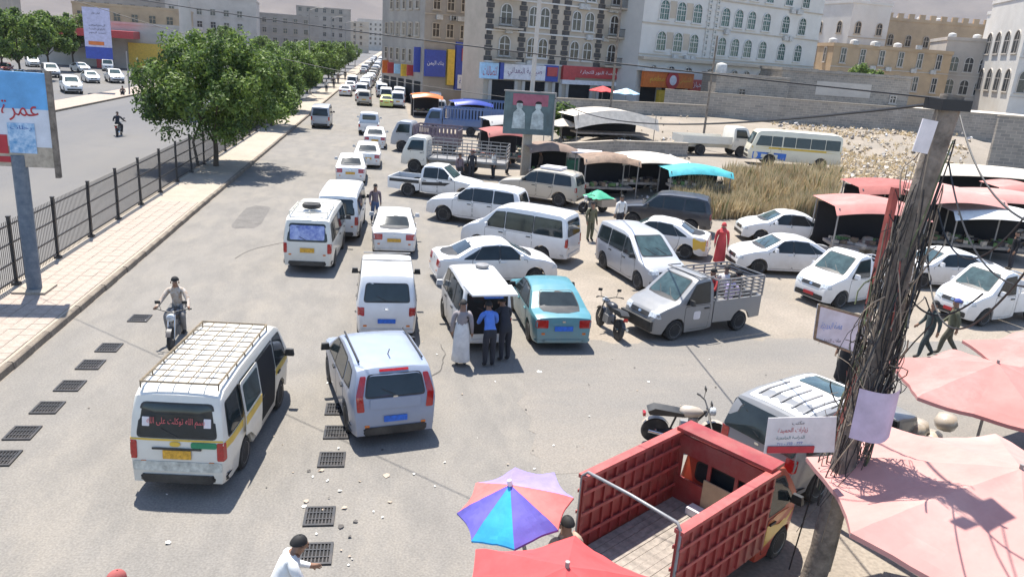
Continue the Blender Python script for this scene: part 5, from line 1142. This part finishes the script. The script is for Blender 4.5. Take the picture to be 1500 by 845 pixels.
for bk, t_, bt, lab in ((BK1, cloth('scarf_shirt', (.50,.49,.46), (.34,.22,.13), 14), cloth('grey_trousers', (.2,.19,.18)), 'motorcyclist with a colourful scarf over a pale shirt'), (BK3, DKT, DKT, 'motorcyclist in black with a pale collar on the far carriageway')):
    person(lab, bk.location, math.degrees(bk.rotation_euler.z), 'ride', t_, bt)
for i, (px, py, m) in enumerate(((497,118,DKT),(489,124,BRN),(484,131,DKT),(478,137,WT))):
    p = G(px, py); p.x = -9.6-.3*(i % 2); p.z = .14
    person(['pedestrian in black on the median pavement by the far trees','pedestrian in brown on the median pavement','pedestrian in black at the near end of the median group','pedestrian with a white top on the median pavement'][i], p, 90 if i % 2 else -90, 'walk', m, DKT)
person('man in black standing by the notice board', (LX-1.2, G(138,126).y, .15), -60, 'stand', DKT, DKT)
person('small seated figure on the far pavement', (LX-.8, G(159,140).y, .15), -80, 'sit', BRN, DKT)
for px, py, m, f_, lab in ((690,262,DKT,90,'man in black standing at the foot of the caged lorry'),(722,262,WT,200,'man in white by the vendor tables'),(742,256,BRN,20,'man in brown by the billboard column'),(672,268,PLAID,-60,'man in a checked shirt behind the double cab pickup'),(703,222,DKT,100,'man in black between the lorries and the vendor tables'),(728,206,REDC,30,'person in red beyond the vendor tables'),(790,262,BRN,150,'man in brown beside the champagne SUV'),(1335,395,OLV,60,'vendor in olive beside the stall counters'),(1478,395,BLKC,160,'figure in black under the white sheet stall')):
    person(lab, G(px, py), f_, 'stand', m, DKT)
person('vendor in lilac shirt at the market stall', GT(1283,362), 220, 'stand', PUR, DKT)
# ================================================================== UMBRELLAS, STALLS
PINK = mat('faded_pink_cloth', (.50,.25,.22), rough=.9, var=.1, scale=.8, dirt=(.55,.36,.31), dirt_amt=.7, bump=.25, bscale=2); PINK2 = mat('pink_red_cloth', (.48,.20,.175), rough=.9, var=.12, scale=.8, dirt=(.52,.35,.31), dirt_amt=.8, bump=.25, bscale=2); REDCL = mat('red_cloth', (.58,.07,.07), rough=.85, var=.1, bump=.2, bscale=2); CREAM = mat('cream_cloth', (.62,.55,.46), rough=.9, var=.12, dirt=(.45,.38,.30), dirt_amt=.5); WCL = mat('white_cloth', (.70,.68,.64), rough=.9, var=.1); TEALCL = mat('teal_tarp', (.06,.38,.42), rough=.7, var=.15)
POLEM = mat('steel_pole', (.30,.28,.26), rough=.6, metal=.3)
def umbrella(name, label, c, R, z1, z0, m, n=8, rot=0, sag=.10, tilt=None, val=.07, mats=None, pole=True):
    r = thing(name, label, 'umbrella', (c[0], c[1], hgt(c[0], c[1])))
    b = MB(); rings = 16; per = 9
    def f(a, t):
        k = a*n/(2*math.pi); fr = k-math.floor(k); edge = math.cos(math.pi/n)/math.cos((fr-.5)*2*math.pi/n)
        mid = 4*fr*(1-fr); rr = R*t*edge*(1-.07*mid*t)
        z = z0+(z1-z0)*(1-t)**.9-sag*mid*t*(1.2-.5*t)+.045*R*(mnoise.noise(Vector((math.cos(a)*t*3, math.sin(a)*t*3, R)))*.6+abs(mnoise.noise(Vector((math.cos(a)*t*7+3, math.sin(a)*t*7, R))))*.5)*t
        return Vector((rr*math.cos(a+rot), rr*math.sin(a+rot), z))
    N = n*per
    for s in range(N):
        a0, a1 = 2*math.pi*s/N, 2*math.pi*(s+1)/N
        for k in range(rings):
            t0, t1 = max(.001, k/rings), (k+1)/rings
            b.add([f(a0+1e-6,t0), f(a0+1e-6,t1), f(a1-1e-6,t1), f(a1-1e-6,t0)], [(0,1,2,3)], (s//per) % len(mats) if mats else 0)
        p0, p1 = f(a0+1e-6,1), f(a1-1e-6,1); b.add([p0, p1, p1+Vector((0,0,-val)), p0+Vector((0,0,-val))], [(0,1,2,3)], (s//per) % len(mats) if mats else 0)
    bm = b.mesh('canopy', mats or m); bb = bmesh.new(); bb.from_mesh(bm); bmesh.ops.remove_doubles(bb, verts=bb.verts, dist=.002); bb.to_mesh(bm); bb.free()
    bm.polygons.foreach_set('use_smooth', [True]*len(bm.polygons)); bm.set_sharp_from_angle(angle=RAD(35))
    link('canopy', bm, r)
    if pole: MB().tube([(0,0,0),(0,0,z1+.06)], .028, 8).build('pole', POLEM, r, 50)
    for k in range(n):
        a = 2*math.pi*k/n; e = f(a+1e-6, 1); MB().tube([(0,0,z1-.03), Vector((e.x*.5, e.y*.5, f(a+1e-6,.5).z-.03)), e-Vector((0,0,.03))], .012, 5).build('rib', POLEM, r)
    if tilt: r.rotation_euler = tilt
    return r
u = umbrella('market_umbrella', 'large faded pink market umbrella with a sewn patch beside the leaning pole', (8.45,8.05), 2.65, 3.0, 2.32, PINK, 8, RAD(9), .14)
MB().grid(lambda a, c: (-1.0+.75*a, -.1+.62*c, 2.76+.0*a-.09*(1-a)+.02*mnoise.noise(Vector((a*4,c*4,0)))), 5, 5).build('patch', PINK2 if False else PINK, u, 60)
umbrella('market_umbrella', 'pink market umbrella in front of the two walking men', (11.7,12.3), 2.0, 2.75, 2.25, PINK2, 6, RAD(14), .12)
umbrella('market_umbrella', 'pink umbrella beyond, overlapped by the umbrella near the walking men', (14.6,13.6), 2.0, 2.7, 2.2, PINK2, 6, .3, .1)
umbrella('market_umbrella', 'low pink umbrella between the big faded one and its neighbours', (12.6,9.4), 1.7, 2.45, 1.95, PINK2, 6, .1, .1)
umbrella('market_umbrella', 'faded pink umbrella behind the low one, at the foot of the stalls', (15.2,10.6), 1.9, 2.6, 2.1, PINK, 6, .5, .12)
umbrella('market_umbrella', 'pink red umbrella beyond the row, beside the white pickup', (18.4,15.2), 1.9, 2.6, 2.1, PINK2, 6, .2, .12)
umbrella('stall_canopy', 'bright red canopy peak in front of the red truck bed', (2.0,7.0), 1.35, 2.5, 2.0, REDCL, 6, .2, .08)
UM = [mat('umb_violet', (.12,.10,.42), rough=.7), mat('umb_coral', (.72,.16,.14), rough=.7), mat('umb_violet_backlit', (.30,.24,.62), rough=.7), mat('umb_violet_backlit2', (.26,.2,.56), rough=.7), mat('umb_violet_backlit3', (.28,.22,.6), rough=.7), mat('umb_coral2', (.70,.17,.15), rough=.7), mat('umb_violet4', (.13,.11,.45), rough=.7), mat('umb_cyan', (.03,.36,.72), rough=.7)]  # three violet panels coloured paler, as if backlit through the cloth
u = umbrella('striped_umbrella', 'violet, cyan and coral striped parasol over the black motorcycle', (2.27,9.1), .8, 2.5, 2.14, None, 8, RAD(215), .04, (RAD(6), RAD(-15), 0), .03, [UM[7], UM[0], UM[1], UM[2], UM[3], UM[4], UM[5], UM[6]])
MB().lathe([(.001,.09),(.03,.07),(.04,.0),(.03,-.02)], 10, (0,0,2.5)).build('finial', SIGN_W, u)
def stall(label, px, py, z, w, d, rot, m, goods=True, droop=.35, group=None, name='market_stall'):
    p = G(px, py, z); g = hgt(p.x, p.y); r = thing(name, label, 'stall', (p.x, p.y, g), rot); zz = z-g
    MB().grid(lambda a, c: ((a-.5)*w, (c-.5)*d, zz-droop*.6*(abs(a-.5)*2)**2-droop*(c < .001)-.06*math.sin(a*9)*math.sin(c*3)), 16, 8).build('awning', m, r, 60)
    for sx in (-.46,.46):
        for sy in (-.42,.45): MB().tube([(sx*w, sy*d, 0), (sx*w, sy*d, zz-.25)], .035, 6).build('post', POLEM, r)
    t = MB().span((-.42*w,-.35*d,.55),(.42*w,.1*d,.68)).build('table', PLANK, r)
    MB().span((-.45*w,.38*d,0),(.45*w,.42*d,zz-.4)).build('back_sheet', BLKC, r)
    if goods:
        R_ = random.Random(int(px)); b = MB()
        for k in range(int(w*9)):
            b.box((R_.uniform(-.4,.4)*w, R_.uniform(-.33,.08)*d, .72+R_.uniform(0,.12)), (R_.uniform(.1,.3), R_.uniform(.1,.3), R_.uniform(.08,.25)), R_.uniform(0,3), mi=R_.randrange(4))
        o = b.build('goods', [TAN, cloth('goods_brown', (.2,.14,.09)), cloth('goods_green', (.12,.2,.07)), cloth('goods_dark', (.06,.05,.05))], r); o['kind'] = 'stuff'
    return r
stall('market stall under a pink awning beside the blue sheet', 1278, 293, 2.6, 4.2, 3.0, -.15, PINK2)
stall('stall with a dark red awning set behind the pink one', 1315, 268, 2.9, 4.6, 3.0, -.2, mat('dark_red_cloth', (.33,.11,.095), rough=.9))
stall('stall with a pale pink sheet right behind the leaning pole', 1385, 275, 3.0, 4.0, 4.2, -.1, PINK)
stall('stall under a white rounded sheet right of the pole', 1455, 303, 2.4, 4.6, 2.8, -.2, WCL)
stall('stall with a long faded pink awning above the white sheet', 1475, 282, 2.7, 5.5, 2.6, -.2, PINK)
stall('stall with a long cream awning below the grey wall', 1470, 248, 3.0, 9.0, 3.0, -.25, CREAM)
stall('stall with a pink red awning at the end of the cream one', 1492, 268, 2.8, 3.0, 2.4, -.2, PINK2)
stall('stall roofed with cream sheeting behind the block wall', 1450, 165, 5.0, 17, 6, -.25, CREAM, False)
stall('low stall roofed with white plastic sheets behind the rubble', 1290, 156, 4.3, 16, 5, -.3, WCL, False)
stall('street stall under a sagging pink and white sheet', 952, 226, 2.5, 4.4, 2.6, .1, CREAM)
stall('street stall under a teal tarpaulin beside the dry grass', 1020, 243, 2.2, 4.0, 2.0, .05, TEALCL)
stall('street stall with a brown sheet beside the billboard column', 806, 210, 2.4, 3.2, 2.2, .1, mat('brown_sheet', (.22,.15,.11)))
stall('street stall with a dark red sheet behind the champagne SUV', 738, 188, 2.6, 3.0, 2.4, .2, mat('dull_red_sheet', (.30,.08,.07)))
stall('stall of rusty sheet metal left of the teal tarpaulin', 893, 226, 2.5, 3.4, 2.0, .0, mat('rusty_sheet', (.23,.15,.10), var=.3))
stall('stall with a grey sheet behind the staked lorries', 752, 172, 3.0, 4.6, 3.0, .2, mat('grey_sheet', (.32,.31,.30)))
stall('stall with an orange cloth beside the far traffic', 625, 137, 2.6, 3.4, 2.6, .1, SIGN_OR)
stall('stall with a blue cloth in front of the shop pillars', 690, 147, 2.8, 4.0, 2.6, .2, SIGN_BLUE)
stall('tent of cream canvas on the dirt under the restaurant sign', 893, 160, 3.6, 8, 4, .2, CREAM, False, 1.0, name='canvas_tent')
for px, py, m, lab in ((880,139,REDCL,'small red parasol by the shops'),(914,143,SIGN_LB,'pale blue parasol by the shops'),(824,155,CREAM,'pale parasol behind the portrait billboard')):
    p = GT(px, py+22); umbrella('parasol', lab, (p.x, p.y), 1.5, 2.5, 2.0, m, 8)
random.seed(9)
for i in range(7):
    px = 700+i*17; p = G(px, random.uniform(232,252)); r = thing('vendor_table', 'wooden vendor table heaped with goods by the billboard column', 'table', p, random.uniform(-.3,.3), 'vendor tables by the billboard column')
    MB().span((-.7,-.45,.7),(.7,.45,.78)).build('table_top', PLANK, r)
    for sx in (-.62,.62):
        for sy in (-.38,.38): MB().span((sx-.03,sy-.03,0),(sx+.03,sy+.03,.7)).build('leg', PLANK, r)
    b = MB()
    for k in range(14): b.box((random.uniform(-.55,.55), random.uniform(-.35,.35), .85+random.uniform(0,.1)), (random.uniform(.12,.3), random.uniform(.12,.3), random.uniform(.1,.25)), random.uniform(0,3), mi=random.randrange(3))
    o = b.build('goods', [cloth('goods_a', (.35,.1,.08)), cloth('goods_b', (.5,.42,.3)), cloth('goods_c', (.1,.14,.12))], r); o['kind'] = 'stuff'
# green cart with a white roof
p = GT(850,268); r = thing('food_cart', 'green box cart with a white flat roof by the roadside', 'cart', p, RAD(-10)); MB().span((-1.0,-.6,.5),(1.0,.6,1.5)).build('cart_body', mat('cart_green', (.03,.12,.07), var=.2), r); MB().span((-1.2,-.8,1.98),(1.25,.8,2.06)).build('roof', SIGN_W, r)
for sx in (-.95,.95):
    for sy in (-.55,.55): MB().tube([(sx,sy,1.5),(sx,sy,2.0)], .03).build('post', POLEM, r)
for sx in (-.6,.6):
    for sy in (-.62,.62): MB().lathe([(.1,-.04),(.26,-.04),(.28,0),(.26,.04),(.1,.04)], 16, (sx,sy,.28), 'y').build('wheel', TYRE, r, 40)
p = GT(1222,338); r = thing('blue_sheet', 'bundle wrapped in bright blue plastic sheet by the pink stall', 'bundle', p); b = MB()
b.grid(lambda a, c: ((.75+.12*mnoise.noise(Vector((math.cos(6.283*a)*2,math.sin(6.283*a)*2,c*3))))*math.cos(6.283*a)*math.cos(c*1.45), (.6)*math.sin(6.283*a)*math.cos(c*1.45), 1.7*math.sin(c*1.45)), 18, 10); b.build('sheet', mat('blue_plastic', (.03,.16,.55), rough=.5, bump=.6, bscale=3), r, 70)
for i, (px, py) in enumerate(((1255,372),(1262,352),(1240,378),(1330,690),(1352,660))):
    p = GT(px, py); r = thing('sack_heap', ['sacks heaped beside the blue sheet','brushwood heap under the pink stall','sacks beside the pickup and stalls','rubbish heap between the SUV and the pink umbrella','bundle of sticks beyond the silver SUV'][i], 'heap', p, i); b = MB()
    for k in range(8): b.lathe([(.03,-.18),(.2,-.14),(.25,0),(.2,.14),(.03,.18)], 9, (random.uniform(-.6,.6), random.uniform(-.4,.4), .18+.22*(k//3)), sx=random.uniform(.8,1.6))
    b.build('sacks', [TAN, cloth('sack', (.38,.31,.21))], r, 60)
# ================================================================== POLES, SIGNS, WIRES
def RY(px, py, y):
    d = ray(px, py); t = y/d.y; return Vector((d.x*t, y, CAM_H+d.z*t))
WOOD = mat('weathered_wood', (.21,.175,.14), rough=.95, var=.35, scale=5, bump=.6, bscale=20)
base = Vector((6.45,9.1,0)); top = RY(1392,140,9.3); CABLE = mat('cable_black', (.015,.015,.016), rough=.6)
r = thing('utility_pole', 'leaning wooden utility pole wrapped in tangled cables and dry vine', 'pole', base); tv = top-base
MB().tube([tv*(k/8)+Vector((.03*math.sin(k*1.7),.02*math.cos(k*2.1),0)) for k in range(9)], [.185-.005*k for k in range(9)], 12).build('wood_post', WOOD, r, 60)
R_ = random.Random(4)
TANG = [mat('tangle_grey', (.26,.21,.155), rough=.9), mat('tangle_dark', (.035,.032,.03), rough=.8), mat('tangle_green', (.12,.14,.07), rough=.9), mat('tangle_red', (.30,.08,.06), rough=.8)]
b = MB()
for k in range(330):
    t = R_.betavariate(1.8, 2.0)*.58+.26; fat = .185+.09*math.sin(min(1, max(0, (t-.28)/.55))*math.pi); a = R_.uniform(0, 6.28); pts = []
    da = R_.uniform(-.9, .9)*(1 if k % 4 else 2.2); dt = R_.choice((-1,1))*R_.uniform(.03, .2); n = 8; ro = R_.uniform(.9, 1.12) if k % 4 else R_.uniform(1.0, 1.6)
    for j in range(n):
        u = j/(n-1); tt = min(.98, t+dt*u+.008*math.sin(u*7+k)); aa = a+da*u; rr = fat*ro*(1+(.06 if k % 4 else .28)*math.sin(u*5.1+k))
        pts.append(tv*tt+Vector((rr*math.cos(aa), rr*math.sin(aa), 0)))
    b.tube(pts, R_.uniform(.004,.011), 4, R_.choices((0,1,2,3), (3.5,7,.8,.3))[0], caps=False)
o = b.build('cable_tangle', TANG, r); o['kind'] = 'stuff'
MB().box(tv*.985, (.42,.36,.14)).build('cable_box', CABLE, r)
c = RY(1355,200,9.15)-base; MB().box(c, (.22,.02,.42), Matrix.Rotation(.12,3,'Y')).build('paper_notice', SIGN_W, r)
pk2 = RY(1275,600,8.9)-base; MB().grid(lambda a, c_: tuple(pk2+Vector(((a-.5)*.62, -.1-.18*math.sin(a*3.14), (c_-.5)*.75))), 8, 3).build('poster', mat('lilac_poster', (.48,.42,.52)), r, 60)
# red post with the blue lettered board
rb = Vector((8.0,11.3,0)); rt_ = RY(1312,275,11.6); r = thing('red_post', 'rusty red steel post rising beside the utility pole', 'post', rb); MB().tube([(0,0,0), (rt_-rb)], .075, 4).build('steel_section', mat('red_oxide', (.28,.06,.045), rough=.7, var=.3, scale=4), r)
def board(name, label, corners, m, frame, lines, th=.05):
    """corners: top left, top right, bottom right, bottom left (world)"""
    tl, tr, br, bl = [Vector(c) for c in corners]; r = thing(name, label, 'sign', tuple(bl)); x = (tr-tl).normalized(); n = x.cross((tl-bl).normalized())
    b = MB(); V = [p-bl for p in (tl, tr, br, bl)]; b.add([v for v in V]+[v-n*th for v in V], [(0,1,2,3),(7,6,5,4),(0,4,5,1),(1,5,6,2),(2,6,7,3),(3,7,4,0)]); b.build('panel', m, r)
    if frame:
        for a, c in zip(V, V[1:]+V[:1]): MB().tube([a, c], .025, 5).build('frame', frame, r)
    for txt, u, v_, wd, ht, ink in lines:
        w_ = (tr-tl).length; h_ = (tl-bl).length; c = bl+(br-bl)*u+(tl-bl)*v_-bl
        letter(r, txt, c, x, (tl-bl), w_*wd, h_*ht, ink, .008)
    return r
y = 10.9; BLUEINK = mat('ink_sky_blue', (.08,.22,.55), rough=.6)
board('sign_board', 'pale framed signboard with a blue line of lettering on the red post', [RY(1200,446,y), RY(1272,466,y+.1), RY(1262,521,y+.1), RY(1193,496,y)], mat('pale_sign', (.52,.55,.60), rough=.5, dirt=(.4,.36,.3), dirt_amt=.4), RUST, [('مدارس النهضة الحديثة', .47, .6, .84, .26, BLUEINK), ('هاتف خدمات التعليم', .48, .17, .84, .16, INK_K)])
y = 8.95
r = board('notice_banner', 'white cloth notice with red and black lettering tied to the pole', [RY(1126,612,y), RY(1226,610,y), RY(1222,662,y), RY(1119,664,y)], mat('banner_white', (.60,.58,.56), rough=.8, var=.1, bump=.3, bscale=4), None, [('مكتب', .42, .85, .18, .12, INK_K), ('زيارات الحميدة', .36, .65, .44, .17, INK_R), ('للدراسة الجامعية', .34, .44, .42, .12, mat('ink_teal', (.05,.16,.16))), ('777 - 733 - 711', .34, .28, .38, .07, INK_B)], .012)
MB().box((.38,-.02,.07),(.7,.02,.1)).build('red_strip', INK_R, r)
# billboard on the median
pb = G(52,432); pb.z = .14; r = thing('billboard', 'blue sky advertising billboard on a chipped blue grey column', 'billboard', pb)
MB().tube([(0,0,0),(0,0,4.0)], .2, 16).build('column', mat('chipped_blue', (.07,.10,.14), rough=.6, col2=(.16,.19,.22), scale=5), r, 50); MB().box((0,0,.04),(.9,.9,.08)).build('plinth', CONC, r)
yb = pb.y; tr_, br_ = RY(68,108,yb)-pb, RY(80,246,yb)-pb; Wb = 4.6
SKYP = mat('print_sky', (.12,.36,.66), rough=.5, var=.2, scale=.8); P1 = mat('print_pale', (.60,.63,.68), rough=.5, var=.08); P2 = mat('print_tan', (.45,.38,.29), rough=.5, var=.2, scale=5)
zt, zb_ = tr_.z, br_.z; xr = tr_.x; H_ = zt-zb_
for n_, z0, z1, m in (('sky_print', zb_+H_*.62, zt, SKYP), ('pale_print', zb_+H_*.22, zb_+H_*.62, P1), ('ground_print', zb_, zb_+H_*.22, P2)): MB().span((xr-Wb,-.08,z0),(xr,.02,z1)).build(n_, m, r)
MB().box((xr+.05,-.03,(zt+zb_)/2-.1),(.12,.16,H_+.35)).build('timber_edge', WOOD, r)
letter(r, 'عمرة', (xr-.75,-.08,zb_+H_*.6), (1,0,0), (0,0,1), .95, .55, INK_R, .012); letter(r, 'وزيارة', (xr-1.9,-.08,zb_+H_*.62), (1,0,0), (0,0,1), 1.0, .55, INK_R, .012)
o = MB().span((xr-1.12,-.1,zb_+H_*.15),(xr-.42,-.085,zb_+H_*.47)).build('blue_table', mat('print_table', (.10,.28,.5), col2=(.55,.68,.8), scale=7), r); letter(o, 'رحلات', (xr-.77,-.1,zb_+H_*.42), (1,0,0), (0,0,1), .55, .14, INK_B, .006)
MB().span((xr-1.42,-.1,zb_+H_*.14),(xr-1.16,-.085,zb_+H_*.34)).build('red_box', INK_R, r); MB().span((xr-1.8,-.1,zb_+.12),(xr-.95,-.085,zb_+.28)).build('red_band', INK_R, r)
# notice board across the road
p = Vector((LX-1.0, G(145,136).y, .15)); r = thing('notice_board', 'tall lilac notice board with a navy foot on one post across the road', 'billboard', p); MB().tube([(0,0,0),(0,0,4.6)], .09, 8).build('post', POLEM, r)
wv = [RY(120,10,p.y)-p, RY(162,88,p.y)-p]; x0, x1, z1, z0 = wv[0].x, wv[1].x+.3, wv[0].z, wv[1].z; o = MB().span((x0,-.12,z0+1.3),(x1,.0,z1)).build('panel', mat('print_lilac', (.50,.48,.62), rough=.5), r); MB().span((x0,-.12,z0),(x1,.0,z0+1.3)).build('navy_panel', SIGN_BLUE, r)
for k, (t_, ink, zz) in enumerate((('اعلان هام', INK_K, .85), ('الى جميع المواطنين', INK_K, .55), ('الكرام في المدينة', INK_K, .45), ('تسديد الرسوم', INK_K, .36))): letter(o, t_, ((x0+x1)/2, -.12, z0+1.3+(z1-z0-1.3)*zz), (1,0,0), (0,0,1), (x1-x0)*(.3 if k == 0 else .6), (z1-z0)*.055, ink, .02)
MB().span((x0+.4,-.15,z0+1.5),(x1-.8,-.125,z0+1.9)).build('orange_band', SIGN_OR, r)
# portrait billboard on a concrete column
pc = GT(768,262); r = thing('portrait_billboard', 'dark billboard with two portrait figures on a pale concrete column', 'billboard', pc); MB().box((0,0,2.2),(.55,.5,4.6)).build('column', CONC, r)
a, c = RY(739,133,pc.y)-pc, RY(806,198,pc.y)-pc; o = MB().span((a.x,-.5,c.z),(c.x,-.32,a.z)).build('panel', mat('print_dark', (.05,.07,.075), rough=.4, col2=(.10,.16,.17), scale=1.2), r); wd = c.x-a.x; hb = a.z-c.z
MB().span((a.x+.5,-.53,a.z-.8),(c.x-.4,-.505,a.z-.1)).build('red_print', mat('print_plum', (.32,.10,.14)), o)
for k in (.3,.68):
    xx = a.x+wd*k; FIG = mat('print_figure', (.42,.47,.46), rough=.5, var=.3, scale=3)
    m = MB(); m.prism([(xx-.42,c.z+.35),(xx+.42,c.z+.35),(xx+.36,c.z+1.3),(xx+.13,c.z+1.55),(xx-.13,c.z+1.55),(xx-.36,c.z+1.3)], -.53, -.505); m.prism([(xx+.2*math.cos(t*.5236), c.z+1.75+.26*math.sin(t*.5236)) for t in range(12)], -.535, -.506); m.build('figure_print', FIG, o)
    MB().prism([(xx+.22*math.cos(t*.5236), c.z+1.9+.17*math.sin(t*.5236)) for t in range(7)], -.545, -.536).build('hair_print', HAIR, o)
MB().span((a.x-.05,-.55,a.z),(c.x+.1,-.28,a.z+.08)).build('frame', POLEM, r); MB().span((c.x,-.55,c.z-.3),(c.x+.1,-.28,a.z)).build('frame', POLEM, r)
MB().tube([(.1,.4,0),(.25,.5,14)], [.16,.12], 8).build('tall_mast', PALEB, r, 50)
# lamp standards and posts
def mast(label, loc, h, m, arm=0, rad=.11):
    r = thing('street_pole', label, 'pole', loc); MB().tube([(0,0,0),(0,0,h)], [rad, rad*.65], 10).build('shaft', m, r, 50)
    MB().box((0,0,.15),(.4,.4,.3)).build('foot', CONC, r)
    if arm: MB().tube([(0,0,h-.1),(arm*.5,0,h+.35),(arm,0,h+.4)], .05).build('arm', m, r); MB().box((arm*1.1,0,h+.38),(.6,.25,.12)).build('lamp_head', METAL_G, r)
    return r
mast('tall pale tapered column rising behind the median trees', (RY(272,40,78).x,78,0), 18, PALEB, 0, .62); mast('grey pole with bare branches at the left of the trees', (-41,73,0), 13, POLEM, 0, .2)
for y_ in (112,150,190,235): mast('slim lamp standard on the median in the row up the street', (-11.6,y_,.14), 11, POLEM, 2.0, .11)['group'] = 'median lamps'
mast('dark slim pole before the red shop sign', (19.5,70,hgt(19.5,70)), 12, WOOD, 0, .13); mast('thin post on the waste ground by the flatbed lorry', (25.5,62,hgt(25.5,62)), 9, WOOD, 0, .1)
def wire(label, a, b, sag, r=.012, n=24, name='overhead_wire', group=None):
    a, b = Vector(a), Vector(b); o = MB().tube([(a+(b-a)*(k/n))-Vector((0,0,sag*4*(k/n)*(1-k/n)))-a for k in range(n+1)], r, 5).build(name, CABLE, None, 60); o.location = a
    return tag(o, label, 'wire', group)
tp = top; 
wire('thick black cable sagging from the leaning pole to the portrait billboard', tp+Vector((-.1,0,-.1)), pc+Vector((1.5,-.5,5.2)), .8, .022)
wire('black cable running from the billboard mast over the queue to the far side', pc+Vector((0,-.4,5.0)), (-33,62,12.5), 1.6, .02)
wire('thin wire crossing the road from the pole towards the left billboard', tp+Vector((-.1,0,-.05)), (-34,47.5,12.5), .9, .012)
for i, (px, py, yy) in enumerate(((1520,330,6.0),(1520,420,6.5),(1515,300,7.5),(1520,375,5.5))):
    wire('loose wire dropping from the leaning pole over the market', tp*.97+Vector((.2,0,-.6*i)), RY(px, py, yy), .25+.2*i, .011, group='wires over the market')
for i, (px, py) in enumerate(((1255,560),(1330,480),(1440,430))):
    wire('slack service cable hanging off the pole tangle', base+tv*(.86-.1*i)+Vector((.1,-.15,0)), RY(px, py, 8.8-.3*i), .3, .013, group='slack cables on pole')
wire('cord hanging from the pink umbrella corner to the ground', (6.35,9.3,2.3), (6.6,9.9,.05), .0, .012, 4)
# ================================================================== HAZE
hz = MB().span((-5600,-250,-20),(5600,6500,1150)).build('haze', mat('unused_haze_surface', (1,1,1)))
hm_ = bpy.data.materials.new('haze_air'); hm_.use_nodes = True; n = hm_.node_tree; n.nodes.remove(n.nodes['Principled BSDF'])
pv = n.nodes.new('ShaderNodeVolumePrincipled'); pv.inputs['Color'].default_value = (.80,.86,.95,1); pv.inputs['Density'].default_value = .00008
n.links.new(pv.outputs[0], n.nodes['Material Output'].inputs['Volume'])
hz.data.materials.clear(); hz.data.materials.append(hm_); tag(hz, 'thin pale dusty haze filling the air', 'haze', kind='stuff')
